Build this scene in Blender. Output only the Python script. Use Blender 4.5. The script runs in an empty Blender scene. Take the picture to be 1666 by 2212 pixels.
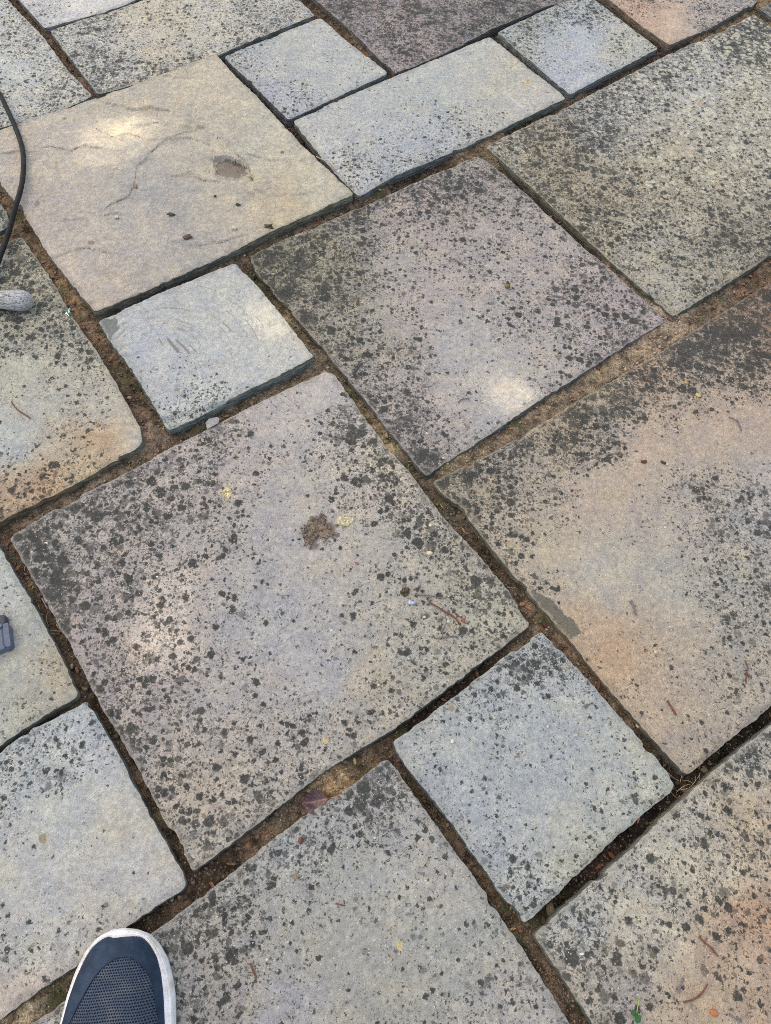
import bpy, math, random
import numpy as np
from math import radians, sin, cos, pi
random.seed(7)
rng = np.random.default_rng(11)
sc = bpy.context.scene
COL = sc.collection

# ------------------------------------------------------------------ camera
CAM_H, TILT, ROLL, F = 1.12, 0.47126, 0.0801, 1600.0     # F in units of a 1666 x 2212 picture
cam_data = bpy.data.cameras.new('camera')
cam = bpy.data.objects.new('camera', cam_data)
COL.objects.link(cam)
cam.location = (0, 0, CAM_H)
ct, st, cr, sr = cos(TILT), sin(TILT), cos(ROLL), sin(ROLL)
RX = np.array([[1, 0, 0], [0, ct, -st], [0, st, ct]])
RZ = np.array([[cr, -sr, 0], [sr, cr, 0], [0, 0, 1.0]])
RM = RX @ RZ
from mathutils import Matrix, Vector
cam.rotation_euler = Matrix(RM.tolist()).to_euler()
cam_data.sensor_fit = 'VERTICAL'
cam_data.sensor_height = 24.0
cam_data.lens = 24.0 * F / 2212.0
cam_data.clip_start = 0.02
cam_data.clip_end = 500
sc.camera = cam

# ------------------------------------------------------------------ light
SUN_EL, SUN_AZ = radians(62), radians(152)      # azimuth: angle of the sun's ground direction from +x
SKY, SUN, EXPO = 0.14, 3.3, 1.64
world = bpy.data.worlds.new('World')
sc.world = world
world.use_nodes = True
wn = world.node_tree
bg = wn.nodes['Background']
sky = wn.nodes.new('ShaderNodeTexSky')
sky.sky_type = 'NISHITA'
sky.sun_disc = False
sky.sun_elevation = SUN_EL
sky.sun_rotation = pi / 2 - SUN_AZ
sky.dust_density = 3.0
sky.air_density = 1.0
sky.ozone_density = 0.6
wn.links.new(sky.outputs[0], bg.inputs[0])
bg.inputs[1].default_value = SKY
SD = Vector((cos(SUN_EL) * cos(SUN_AZ), cos(SUN_EL) * sin(SUN_AZ), sin(SUN_EL)))   # towards the sun
sl = bpy.data.lights.new('sun', 'SUN')
sl.energy = SUN
sl.angle = radians(0.55)
sl.color = (1.0, 0.985, 0.95)
sun = bpy.data.objects.new('sun', sl)
COL.objects.link(sun)
sun.rotation_euler = SD.to_track_quat('Z', 'Y').to_euler()
sun.location = SD * 30
vs = sc.view_settings
vs.view_transform = 'Standard'
vs.look = 'None'
vs.exposure = EXPO
vs.gamma = 1.0
vs.use_curve_mapping = False
try:
    vs.use_white_balance = True
    vs.white_balance_temperature = 8150
    vs.white_balance_tint = 7
except Exception:
    pass
try:
    sc.cycles.use_denoising = False
    sc.cycles.filter_width = 1.0
except Exception:
    pass

# ------------------------------------------------------------------ picture <-> ground
def wp(x, y, z=0.0):
    c = RM @ np.array([(x - 833) / F, -(y - 1106) / F, -1.0])
    t = (CAM_H - z) / -c[2]
    return np.array([c[0] * t, c[1] * t])
def proj(X, Y, Z=0.0):
    p = np.stack([X, Y, np.zeros_like(X) + Z - CAM_H], -1) @ RM
    w = np.maximum(-p[..., 2], 0.05)
    return 833 + F * p[..., 0] / w, 1106 - F * p[..., 1] / w
AD = np.array([0.630, -0.777]); AD /= np.hypot(*AD)      # joints running down to the right
BD = np.array([0.776, 0.631]); BD /= np.hypot(*BD)       # joints running up to the right

# ------------------------------------------------------------------ helpers
def lin(c):
    c = np.asarray(c, float) / 255.0
    return np.where(c <= 0.04045, c / 12.92, ((c + 0.055) / 1.055) ** 2.4)
def h2(ix, iy, s):
    n = (ix.astype(np.int64) * 374761393 + iy.astype(np.int64) * 668265263 + s * 974634777) & 0xffffffff
    n = ((n ^ (n >> 13)) * 1274126177) & 0xffffffff
    return ((n ^ (n >> 16)) & 0xffff) / 65535.0
def vnoise(x, y, s=0):
    ix, iy = np.floor(x), np.floor(y)
    fx, fy = x - ix, y - iy
    fx = fx * fx * (3 - 2 * fx); fy = fy * fy * (3 - 2 * fy)
    a, b = h2(ix, iy, s), h2(ix + 1, iy, s)
    c, d = h2(ix, iy + 1, s), h2(ix + 1, iy + 1, s)
    return (a + (b - a) * fx) * (1 - fy) + (c + (d - c) * fx) * fy
def fbm(x, y, sc_, octv=4, s=0, r=0.5):
    v, a, t = 0, 1.0, 0
    for o in range(octv):
        v = v + a * (vnoise(x * sc_ + 13.7 * o, y * sc_ - 7.3 * o, s + o) - 0.5)
        t += a; a *= r; sc_ = sc_ * 2.03
    return v / t * 2                                         # about -1..1
def blend(X, Y, pts, p=2.0, soft=30.0):
    """pts: rows (x, y, values...): weights fall with picture distance"""
    num, den = 0, 0
    for q in pts:
        w = 1.0 / ((X - q[0]) ** 2 + (Y - q[1]) ** 2 + soft ** 2) ** p
        num = num + w[..., None] * np.array(q[2:], float); den = den + w
    return num / den[..., None]
def tag(o, label=None, cat=None, group=None, kind=None):
    if label: o['label'] = label
    if cat: o['category'] = cat
    if group: o['group'] = group
    if kind: o['kind'] = kind
    return o
def empty(name, loc, rz=0.0):
    o = bpy.data.objects.new(name, None)
    o.empty_display_size = 0.02
    o.location = loc; o.rotation_euler = (0, 0, rz)
    COL.objects.link(o)
    return o
def mesh(name, V, Fc, mat=None, parent=None, origin=None, smooth=True, attrs=None):
    V = np.asarray(V, float)
    o0 = np.zeros(3) if origin is None else np.asarray(origin, float)
    me = bpy.data.meshes.new(name)
    W = V - o0
    if isinstance(Fc, np.ndarray):
        k = Fc.shape[1]
        me.vertices.add(len(W)); me.vertices.foreach_set('co', W.astype(np.float32).ravel())
        me.loops.add(Fc.size); me.loops.foreach_set('vertex_index', Fc.astype(np.int32).ravel())
        me.polygons.add(len(Fc)); me.polygons.foreach_set('loop_start', np.arange(0, Fc.size, k, dtype=np.int32))
        me.update(calc_edges=True)
    else:
        me.from_pydata([tuple(v) for v in W], [], [tuple(f) for f in Fc]); me.update()
    me.validate()
    if smooth and len(me.polygons):
        me.polygons.foreach_set('use_smooth', np.ones(len(me.polygons), bool))
    for n, a in (attrs or {}).items():
        a = np.asarray(a, np.float32)
        if a.ndim == 2:
            at = me.attributes.new(n, 'FLOAT_COLOR', 'POINT')
            c = np.ones((len(a), 4), np.float32); c[:, :3] = a
            at.data.foreach_set('color', c.ravel())
        else:
            me.attributes.new(n, 'FLOAT', 'POINT').data.foreach_set('value', a)
    if mat: me.materials.append(mat)
    o = bpy.data.objects.new(name, me)
    o.location = o0
    COL.objects.link(o)
    if parent is not None:
        o.parent = parent; o.location = o0 - np.array(parent.location)
        if parent.rotation_euler.z: raise RuntimeError('unrotated parents only')
    return o

# ------------------------------------------------------------------ node helper
class NT:
    def __init__(s, name):
        s.m = bpy.data.materials.new(name); s.m.use_nodes = True
        s.t = s.m.node_tree; s.b = s.t.nodes['Principled BSDF']
    def n(s, ty, **kw):
        nd = s.t.nodes.new('ShaderNode' + ty)
        for k, v in kw.items(): setattr(nd, k, v)
        return nd
    def put(s, sock, v):
        if hasattr(v, 'is_output') or isinstance(v, bpy.types.NodeSocket): s.t.links.new(v, sock)
        elif isinstance(v, (tuple, list)) and len(v) == 3 and sock.type == 'RGBA': sock.default_value = (*v, 1)
        else: sock.default_value = v
    def M(s, op, a, b=0.0, c=None, clamp=False):
        nd = s.n('Math', operation=op, use_clamp=clamp)
        s.put(nd.inputs[0], a); s.put(nd.inputs[1], b)
        if c is not None: s.put(nd.inputs[2], c)
        return nd.outputs[0]
    def VM(s, op, a, b=None, sc_=None):
        nd = s.n('VectorMath', operation=op)
        s.put(nd.inputs[0], a)
        if b is not None: s.put(nd.inputs[1], b)
        if sc_ is not None: s.put(nd.inputs['Scale'], sc_)
        return nd.outputs[0]
    def ramp(s, v, a, b, o0=0.0, o1=1.0, kind='SMOOTHSTEP'):
        nd = s.n('MapRange', interpolation_type=kind)
        for i, q in enumerate((v, a, b, o0, o1)): s.put(nd.inputs[i], q)
        return nd.outputs[0]
    def noise(s, vec, scale, det=4.0, rough=0.5, dist=0.0, col=False, dim='3D'):
        nd = s.n('TexNoise', noise_dimensions=dim)
        s.put(nd.inputs['Vector'], vec); s.put(nd.inputs['Scale'], scale)
        nd.inputs['Detail'].default_value = det; nd.inputs['Roughness'].default_value = rough
        nd.inputs['Distortion'].default_value = dist
        return nd.outputs['Color' if col else 'Fac']
    def vor(s, vec, scale, dim='2D', feat='F1'):
        nd = s.n('TexVoronoi', voronoi_dimensions=dim, feature=feat)
        s.put(nd.inputs['Vector'], vec); s.put(nd.inputs['Scale'], scale)
        return nd
    def attr(s, name, col=False):
        nd = s.n('Attribute', attribute_name=name)
        return nd.outputs['Color' if col else 'Fac']
    def mix(s, f, a, b, mode='MIX'):
        nd = s.n('Mix', data_type='RGBA', blend_type=mode)
        s.put(nd.inputs[0], f); s.put(nd.inputs[6], a); s.put(nd.inputs[7], b)
        return nd.outputs[2]
    def bump(s, h, dist, strength=1.0, nrm=None):
        nd = s.n('Bump'); s.put(nd.inputs['Height'], h)
        nd.inputs['Distance'].default_value = dist; nd.inputs['Strength'].default_value = strength
        if nrm is not None: s.put(nd.inputs['Normal'], nrm)
        return nd.outputs[0]
    def done(s, col=None, rough=None, nrm=None, **kw):
        if col is not None: s.put(s.b.inputs['Base Color'], col)
        if rough is not None: s.put(s.b.inputs['Roughness'], rough)
        if nrm is not None: s.put(s.b.inputs['Normal'], nrm)
        for k, v in kw.items(): s.put(s.b.inputs[k.replace('_', ' ')], v)
        return s.m

KS = 0.78     # observed brightness -> albedo

# ------------------------------------------------------------------ stone
def stone_material():
    t = NT('weathered_sandstone')
    P = t.n('NewGeometry').outputs['Position']
    base, lich, edge, side = t.attr('base', True), t.attr('lich'), t.attr('edge'), t.attr('side')
    mcol, mask, grain, big, pale = t.attr('mcol', True), t.attr('mask'), t.attr('grain'), t.attr('spot'), t.attr('pale')
    w1 = t.VM('SUBTRACT', t.noise(P, 140, 3, 0.6, col=True), (0.5, 0.5, 0.5))
    w2 = t.VM('SUBTRACT', t.noise(P, 420, 3, 0.7, col=True), (0.5, 0.5, 0.5))
    Pw = t.VM('ADD', t.VM('ADD', P, t.VM('SCALE', w1, sc_=0.010)), t.VM('SCALE', w2, sc_=0.0056))
    # uneven cover: clumps of lichen
    cl = t.noise(P, 17, 5, 0.62)
    cl2 = t.noise(P, 60, 4, 0.65)
    lich = t.M('MULTIPLY', t.M('POWER', lich, 1.15), 1.06)
    L = t.M('ADD', lich, t.M('MULTIPLY', t.M('SUBTRACT', cl, 0.5), t.M('ADD', t.M('MULTIPLY', lich, 2.0), 0.08)))
    L = t.M('ADD', L, t.M('MULTIPLY', t.M('SUBTRACT', cl2, 0.5), t.M('MULTIPLY', lich, 1.0)))
    def spots(scale, dens, rmax, soft):
        v = t.vor(Pw, scale)
        sp = t.n('SeparateColor'); t.put(sp.inputs[0], v.outputs['Color'])
        rad = t.M('MULTIPLY', t.M('SUBTRACT', dens, sp.outputs[0]), rmax * 3.2)
        rad = t.M('MINIMUM', rad, t.M('ADD', t.M('MULTIPLY', sp.outputs[1], rmax * 0.9), rmax * 0.45))
        return t.M('MULTIPLY', t.ramp(t.M('SUBTRACT', rad, v.outputs['Distance']), -soft, soft), t.ramp(sp.outputs[2], 0.0, 0.45, 0.5, 1.0))
    s0 = spots(52, t.M('SUBTRACT', t.M('MULTIPLY', L, t.M('MULTIPLY', big, 0.82)), 0.05), 0.46, 0.07)
    s1 = spots(100, t.M('SUBTRACT', t.M('MULTIPLY', L, 0.84), 0.02), 0.48, 0.08)
    s2 = spots(215, t.M('SUBTRACT', t.M('MULTIPLY', L, 0.95), 0.05), 0.50, 0.08)
    s3 = spots(430, t.M('SUBTRACT', t.M('MULTIPLY', L, 0.88), 0.03), 0.54, 0.12)
    fb = t.noise(Pw, 66, 8, 0.78)
    s4 = t.ramp(t.M('ADD', fb, t.M('MULTIPLY', t.M('SUBTRACT', L, 0.95), 0.36)), 0.505, 0.53)
    lm = t.M('MAXIMUM', t.M('MAXIMUM', s0, s1), t.M('MAXIMUM', t.M('MULTIPLY', s2, 0.95), s4))
    lm = t.M('MAXIMUM', lm, t.M('MULTIPLY', s3, 0.85))
    gr = t.noise(P, 640, 3, 0.7)
    holes = t.ramp(t.noise(P, 240, 6, 0.82), 0.50, 0.66)
    lm = t.M('MULTIPLY', lm, t.M('SUBTRACT', 1.0, t.M('MULTIPLY', holes, 0.36)))
    ring = t.ramp(t.noise(P, 9, 3, 0.5), 0.35, 0.65)
    # stone body
    mott = t.noise(P, 24, 8, 0.68)
    mo2 = t.noise(P, 110, 6, 0.72)
    c = t.mix(t.ramp(mott, 0.36, 0.66), t.mix(1.0, base, (0.90, 0.90, 0.925), 'MULTIPLY'), t.mix(1.0, base, (1.12, 1.085, 1.01), 'MULTIPLY'))
    c = t.mix(t.ramp(mo2, 0.32, 0.70), t.mix(1.0, c, (0.78, 0.775, 0.77), 'MULTIPLY'), t.mix(1.0, c, (1.14, 1.14, 1.14), 'MULTIPLY'))
    for sc_, lo, hi, k_, tint in ((11, .54, .62, .5, (1.07, 1.02, .92)), (17, .55, .63, .5, (.90, .93, .97)), (26, .56, .63, .5, (1.05, .97, .96)), (48, .56, .62, .6, (1.16, 1.14, 1.07)), (70, .58, .66, .45, (1.02, .92, .80)), (36, .56, .62, .5, (.84, .85, .84)), (130, .57, .64, .5, (.80, .79, .76))):
        w_ = t.ramp(t.noise(t.VM('ADD', P, (sc_ * .37, sc_ * .11, 0)), sc_, 6, .68), lo, hi)
        c = t.mix(t.M('MULTIPLY', w_, k_), c, t.mix(1.0, c, tint, 'MULTIPLY'))
    g2 = t.ramp(gr, 0.26, 0.74, 0.74, 1.26, 'LINEAR')
    g2 = t.M('ADD', 1.0, t.M('MULTIPLY', t.M('SUBTRACT', g2, 1.0), grain))
    cc = t.n('CombineXYZ')
    for i in range(3): t.put(cc.inputs[i], g2)
    c = t.mix(1.0, c, cc.outputs[0], 'MULTIPLY')
    # faint grey algae film round the lichens and thin pale crusts
    halo = t.ramp(t.noise(Pw, 30, 6, 0.7), 0.42, 0.62)
    c = t.mix(t.M('MULTIPLY', t.M('MULTIPLY', halo, L), 0.38, clamp=True), c, t.mix(1.0, c, (0.62, 0.63, 0.60), 'MULTIPLY'))
    vp = t.vor(Pw, 95)
    spx = t.n('SeparateColor'); t.put(spx.inputs[0], vp.outputs['Color'])
    pm = t.ramp(t.M('SUBTRACT', t.M('MULTIPLY', t.M('SUBTRACT', pale, spx.outputs[2]), 1.3), vp.outputs['Distance']), -0.06, 0.04)
    pm0 = t.M('MULTIPLY', pm, 0.8)
    # lichen colour
    lc = t.mix(ring, (0.013, 0.015, 0.015), (0.025, 0.026, 0.023))
    lc = t.mix(t.ramp(gr, 0.3, 0.75), lc, t.mix(1.0, lc, (1.6, 1.6, 1.55), 'MULTIPLY'))
    lc = t.mix(0.05, lc, c)
    c = t.mix(lm, c, lc)
    c = t.mix(pm0, c, t.mix(0.75, c, (0.50, 0.48, 0.38)))
    # tiny pale grains
    vq = t.vor(P, 330)
    spq = t.n('SeparateColor'); t.put(spq.inputs[0], vq.outputs['Color'])
    ws = t.M('MULTIPLY', t.ramp(spq.outputs[0], 0.975, 0.985), t.ramp(vq.outputs['Distance'], 0.38, 0.22))
    c = t.mix(t.M('MULTIPLY', ws, 0.7), c, (0.56, 0.55, 0.50))
    # stains, ledge shade lines and painted shadow with a shape of their own
    ms = t.ramp(t.M('ADD', mask, t.M('MULTIPLY', t.M('SUBTRACT', t.noise(P, 170, 5, 0.75), 0.5), 0.75)), 0.42, 0.58)
    c = t.mix(t.M('MULTIPLY', ms, t.M('MINIMUM', t.M('MULTIPLY', mask, 1.25), 0.86)), c, t.mix(t.ramp(gr, 0.3, 0.7), t.mix(1.0, mcol, (0.8, 0.8, 0.8), 'MULTIPLY'), t.mix(1.0, mcol, (1.15, 1.15, 1.15), 'MULTIPLY')))
    # broken edges: pale fresh stone and soiled sides
    en = t.noise(P, 75, 5, 0.7)
    e1 = t.ramp(t.M('ADD', t.M('DIVIDE', edge, 0.004), t.M('MULTIPLY', t.M('SUBTRACT', en, 0.47), 7.0)), 1.4, 0.6)
    c = t.mix(t.M('MULTIPLY', e1, 0.45), c, t.mix(1.0, base, (1.12, 1.12, 1.1), 'MULTIPLY'))
    e2 = t.ramp(t.M('ADD', t.M('DIVIDE', edge, 0.008), t.M('MULTIPLY', t.M('SUBTRACT', t.noise(P, 38, 6, 0.7), 0.55), 6.0)), 1.2, 0.0)
    c = t.mix(t.M('MULTIPLY', e2, 0.30), c, t.mix(1.0, base, (0.36, 0.35, 0.31), 'MULTIPLY'))
    st_ = t.VM('MULTIPLY', P, (14, 14, 90))
    sn = t.noise(st_, 3.0, 6, 0.7)
    sidec = t.mix(t.ramp(sn, 0.35, 0.7), t.mix(1.0, base, (0.20, 0.205, 0.19), 'MULTIPLY'), t.mix(1.0, base, (0.74, 0.73, 0.68), 'MULTIPLY'))
    c = t.mix(side, c, sidec)
    # relief
    hh = t.M('ADD', t.M('MULTIPLY', t.noise(P, 90, 7, 0.65), 1.0), t.M('MULTIPLY', gr, 0.35))
    hh = t.M('ADD', hh, t.M('MULTIPLY', lm, 0.07))
    hh = t.M('ADD', hh, t.M('MULTIPLY', t.noise(st_, 4.0, 4, 0.6), t.M('MULTIPLY', side, 2.0)))
    hb = t.M('ADD', t.noise(P, 26, 6, 0.62), t.M('MULTIPLY', t.ramp(t.noise(P, 48, 5, 0.7), 0.60, 0.64), -0.10))
    nb = t.bump(hh, 0.0034, 0.8, t.bump(hb, 0.010, 0.6))
    return t.done(c, t.ramp(gr, 0.2, 0.8, 0.72, 0.92), nb, Specular_IOR_Level=0.32)
STONE = stone_material()

def soil_material():
    t = NT('joint_soil')
    P = t.n('NewGeometry').outputs['Position']
    base, damp = t.attr('base', True), t.attr('damp')
    n1 = t.noise(P, 55, 8, 0.75); n2 = t.noise(P, 420, 5, 0.8)
    c = t.mix(t.ramp(n1, 0.38, 0.62), t.mix(1.0, base, (0.40, 0.385, 0.37), 'MULTIPLY'), t.mix(1.0, base, (1.55, 1.50, 1.42), 'MULTIPLY'))
    oc = t.ramp(t.noise(P, 30, 5, .65), .54, .66)
    c = t.mix(t.M('MULTIPLY', oc, .5), c, t.mix(1.0, c, (1.40, 1.25, .98), 'MULTIPLY'))
    c = t.mix(t.ramp(n2, 0.34, 0.64), t.mix(1.0, c, (0.55, 0.54, 0.52), 'MULTIPLY'), t.mix(1.0, c, (1.35, 1.33, 1.28), 'MULTIPLY'))
    v = t.vor(P, 260)
    s = t.n('SeparateColor'); t.put(s.inputs[0], v.outputs['Color'])
    peb = t.M('MULTIPLY', t.ramp(s.outputs[0], 0.80, 0.86), t.ramp(v.outputs['Distance'], 0.45, 0.30))
    c = t.mix(t.M('MULTIPLY', peb, 0.65), c, t.mix(s.outputs[1], (0.16, 0.13, 0.10), (0.34, 0.29, 0.22)))
    moss = t.ramp(t.noise(P, 24, 6, 0.7), 0.52, 0.60)
    c = t.mix(t.M('MULTIPLY', moss, t.M('MULTIPLY', damp, 0.85)), c, t.mix(n2, (0.045, 0.052, 0.020), (0.10, 0.11, 0.05)))
    dk = t.ramp(t.noise(P, 34, 6, 0.75), 0.54, 0.64)
    c = t.mix(t.M('MULTIPLY', dk, 0.6), c, t.mix(1.0, c, (0.36, 0.34, 0.33), 'MULTIPLY'))
    h = t.M('ADD', t.M('MULTIPLY', n2, 0.5), t.M('ADD', n1, t.M('MULTIPLY', peb, 0.25)))
    return t.done(c, 0.95, t.bump(h, 0.006, 0.9), Specular_IOR_Level=0.15)
SOIL = soil_material()

def simple(name, col, rough=0.8, var=0.25, scale=200, bumpd=0.001, spec=0.3, attr=None, stretch=None):
    t = NT(name)
    P = t.n('TexCoord').outputs['Object']
    if stretch: P = t.VM('MULTIPLY', P, stretch)
    c0 = t.attr(attr, True) if attr else tuple(col)
    n = t.noise(P, scale, 5, 0.7)
    c = t.mix(t.ramp(n, 0.3, 0.7), t.mix(1.0, c0, (1 - var,) * 3, 'MULTIPLY'), t.mix(1.0, c0, (1 + var,) * 3, 'MULTIPLY'))
    return t.done(c, rough, t.bump(n, bumpd, 0.8), Specular_IOR_Level=spec)

# ------------------------------------------------------------------ slabs
def P_(q): return wp(*q)
def off(q, a=0.0, b=0.0): return (wp(*q) if isinstance(q, tuple) else q) + AD * a + BD * b
def cc_(W=None, N=None, E=None, S=None):
    g = [None if q is None else (wp(*q) if isinstance(q, tuple) else q) for q in (W, N, E, S)]
    W, N, E, S = g
    if W is None: W = N + S - E
    if N is None: N = W + E - S
    if E is None: E = N + S - W
    if S is None: S = W + E - N
    return W, N, E, S
SL = []
def slab(label, corners, WN=(), NE=(), ES=(), SW=(), col=(), lich=(), z=0.0, cell=0.005, grain=0.45, spot=1.0, pale=(), relief=None, rough=1.0, pit=0.0):
    SL.append(dict(label=label, c=corners, WN=WN, NE=NE, ES=ES, SW=SW, col=col, lich=lich, z=z, cell=cell, grain=grain, spot=spot, pale=pale, relief=relief, rough=rough, pit=pit))

slab('pale grey speckled slab in the top left corner, crossed by a low ledge line',
     cc_(E=(198, 207), N=off((198, 207), -.6), S=off((198, 207), 0, -.6)), NE=[(15, 0), (88, 75), (150, 155)], ES=[(150, 228), (75, 255), (0, 275)],
     col=[(60, 60, 197, 198, 189), (0, 130, 195, 201, 197), (150, 190, 199, 198, 187)], lich=[(30, 20, .5), (60, 170, .40), (130, 200, .62), (20, 240, .5), (60, 60, .62)], spot=.6)
slab('clean pale grey slab cut by the top edge above the long speckled one',
     cc_(S=(97, 60), E=off((97, 60), 0, .6), N=off(off((97, 60), 0, .6), -.29)), ES=[(292, 0), (240, 19), (165, 42)], SW=[(43, 0)],
     col=[(180, 10, 205, 204, 199), (90, 20, 195, 195, 196)], lich=[(180, 10, .2), (95, 50, .4)], spot=.5)
slab('long pale grey slab with sooty speckling and tan streaks near the top left',
     cc_(W=(108, 66), S=(213, 203), E=(680, 33)), WN=[(165, 47), (240, 25), (300, 3)], ES=[(600, 64), (470, 118), (400, 146), (300, 179)],
     col=[(200, 120, 195, 194, 186), (350, 50, 203, 193, 169), (480, 60, 197, 193, 178), (600, 30, 189, 188, 180)],
     lich=[(160, 90, 0.73), (230, 180, 0.73), (330, 90, 0.43), (420, 60, 0.43), (420, 130, 0.65), (600, 20, 0.60), (560, 70, 0.67), (330, 165, 0.71)], spot=.55, grain=.5)
slab('small grey square slab with a rust spot at its top corner',
     cc_((485, 122), (692, 38), (838, 158), (624, 257)), NE=[(765, 100)],
     col=[(640, 130, 178, 184, 178), (600, 220, 176, 181, 190), (700, 60, 182, 186, 182)], lich=[(500, 125, .5), (640, 110, .2), (620, 240, .5), (750, 150, .25), (560, 190, .35)], spot=.45)
slab('mauve grey slab thick with fine dark speckles at the top edge',
     cc_(S=(853, 160), W=off((853, 160), -.62), E=off((853, 160), 0, .63)), ES=[(1183, 12), (1058, 64), (953, 118)], SW=[(833, 140), (765, 70), (685, 0)],
     col=[(900, 60, 165, 150, 149), (1050, 20, 150, 142, 142)], lich=[(800, 60, .78), (900, 100, .72), (1000, 40, .82), (860, 10, .85)], spot=.4)
slab('grey oblong slab with a hairline scratch, between the beige slab and the mauve top slab',
     cc_((635, 262), (1058, 79), (1223, 211), (776, 424)), ES=[(1053, 293), (983, 325), (833, 388)], WN=[(735, 215), (855, 164), (960, 121)], SW=[(700, 345)],
     col=[(700, 290, 184, 186, 182), (900, 220, 176, 184, 180), (900, 300, 174, 181, 188), (1100, 180, 184, 182, 166), (1000, 120, 180, 184, 178), (1150, 230, 186, 184, 176)],
     lich=[(680, 290, .30), (800, 240, .25), (1000, 170, .18), (1150, 210, .20), (1000, 290, .46), (800, 370, .48), (860, 400, .5)], spot=.55, grain=.5)
slab('small lavender blue square slab speckled at its upper edges',
     cc_(W=(1075, 70), S=(1230, 203), E=(1422, 104)), WN=[(1150, 34)], 
     col=[(1240, 80, 170, 182, 193), (1360, 90, 182, 184, 172), (1150, 70, 172, 182, 176), (1230, 170, 172, 180, 192)], lich=[(1150, 50, .68), (1250, 30, .7), (1260, 100, .22), (1360, 100, .45), (1230, 170, .3)], spot=.55)
slab('slab with an orange tan corner at the top right',
     cc_(S=(1446, 97), W=off((1446, 97), -.31), E=off((1446, 97), 0, .31)), ES=[(1640, 0), (1533, 60)], SW=[(1380, 50), (1318, 0)],
     col=[(1400, 50, 198, 158, 130), (1450, 70, 196, 170, 145), (1540, 20, 176, 166, 160), (1600, 0, 170, 164, 160)], lich=[(1400, 20, .5), (1440, 60, .12), (1540, 20, .58)], spot=.5)
slab('big speckled yellow grey slab with pale lichen flecks at the upper right',
     cc_(W=(1051, 318), S=(1455, 682), N=(1628, 32)), WN=[(1103, 287), (1258, 214), (1433, 123), (1583, 55)], ES=[(1666, 549), (1610, 587), (1533, 634)], SW=[(1308, 553), (1180, 432)],
     col=[(1100, 330, 179, 172, 152), (1180, 340, 179, 162, 128), (1300, 460, 177, 162, 132), (1500, 170, 173, 174, 170), (1600, 250, 179, 174, 154), (1450, 400, 181, 170, 140), (1600, 480, 171, 162, 140), (1400, 560, 175, 170, 152), (1300, 250, 175, 174, 168)],
     lich=[(1090, 330, .74), (1250, 280, .80), (1300, 380, .72), (1450, 130, .78), (1600, 60, .92), (1520, 200, .46), (1620, 260, .50), (1450, 320, .5), (1550, 380, .52), (1250, 450, .78), (1600, 500, .78), (1430, 500, .66), (1400, 600, .52)],
     pale=[(1530, 250, .62), (1450, 300, .45), (1620, 300, .5), (1300, 350, .2), (1600, 550, .1), (1150, 330, .1)], spot=.75)
slab('sliver of a dark speckled slab in the upper right corner of the photo',
     cc_(W=(1640, 18), N=off((1640, 18), 0, .6), S=off((1640, 18), .6)), col=[(1660, 20, 150, 150, 145)], lich=[(1660, 20, .8)], cell=.008)
# low ledges on the beige slab: polylines (picture), step height, reach
LEDG = [([(60, 330), (110, 322), (150, 332), (190, 318), (215, 322)], .0016, .05), ([(470, 300), (500, 318), (520, 345)], .0020, .03), ([(555, 345), (590, 352), (640, 350)], .0012, .03), ([(330, 470), (350, 520), (420, 540), (500, 520)], .0010, .04), ([(430, 130), (400, 150), (360, 168)], .0014, .03), ([(560, 425), (600, 430), (640, 425)], .0012, .03), ([(250, 232), (290, 240), (330, 236), (360, 245)], .0018, .03), ([(235, 300), (280, 296), (330, 310), (385, 300), (440, 310)], .0014, .05), ([(120, 560), (170, 540), (230, 548)], .0010, .04),
        ([(180, 465), (215, 466), (240, 450), (280, 430), (290, 400), (300, 365), (320, 340), (360, 305), (385, 295)], .0017, .04),
        ([(212, 262), (213, 285), (245, 298)], .0020, .03), ([(305, 212), (318, 235), (340, 252)], .0014, .03),
        ([(410, 180), (424, 215), (420, 245), (424, 275)], .0018, .03), ([(362, 172), (405, 174), (403, 155), (385, 155)], .0018, .015),
        ([(492, 245), (510, 258), (516, 283)], .0018, .03), ([(300, 276), (340, 272), (380, 276), (425, 278)], .0012, .03),
        ([(200, 370), (222, 366), (243, 369)], .0018, .02), ([(470, 285), (474, 315), (464, 347), (493, 343), (512, 349), (534, 367), (550, 394), (549, 414)], .0040, .045),
        ([(385, 385), (410, 380), (445, 392), (460, 394)], .0012, .025), ([(150, 480), (200, 476), (245, 470)], .0012, .02)]
def seg_sd(X, Y, pts):
    """signed distance to a polyline in world metres (left side positive) and end-faded weight"""
    best, sg = np.full(X.shape, 9.0), np.ones(X.shape)
    Wp = [wp(*p) for p in pts]
    for i in range(len(Wp) - 1):
        a, b = Wp[i], Wp[i + 1]; d = b - a; L2 = d @ d
        tt = np.clip(((X - a[0]) * d[0] + (Y - a[1]) * d[1]) / L2, 0, 1)
        dx, dy = X - a[0] - tt * d[0], Y - a[1] - tt * d[1]
        dist = np.hypot(dx, dy); s = np.sign(d[0] * (Y - a[1]) - d[1] * (X - a[0]))
        m = dist < best; best = np.where(m, dist, best); sg = np.where(m, s, sg)
    return best, sg
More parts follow.
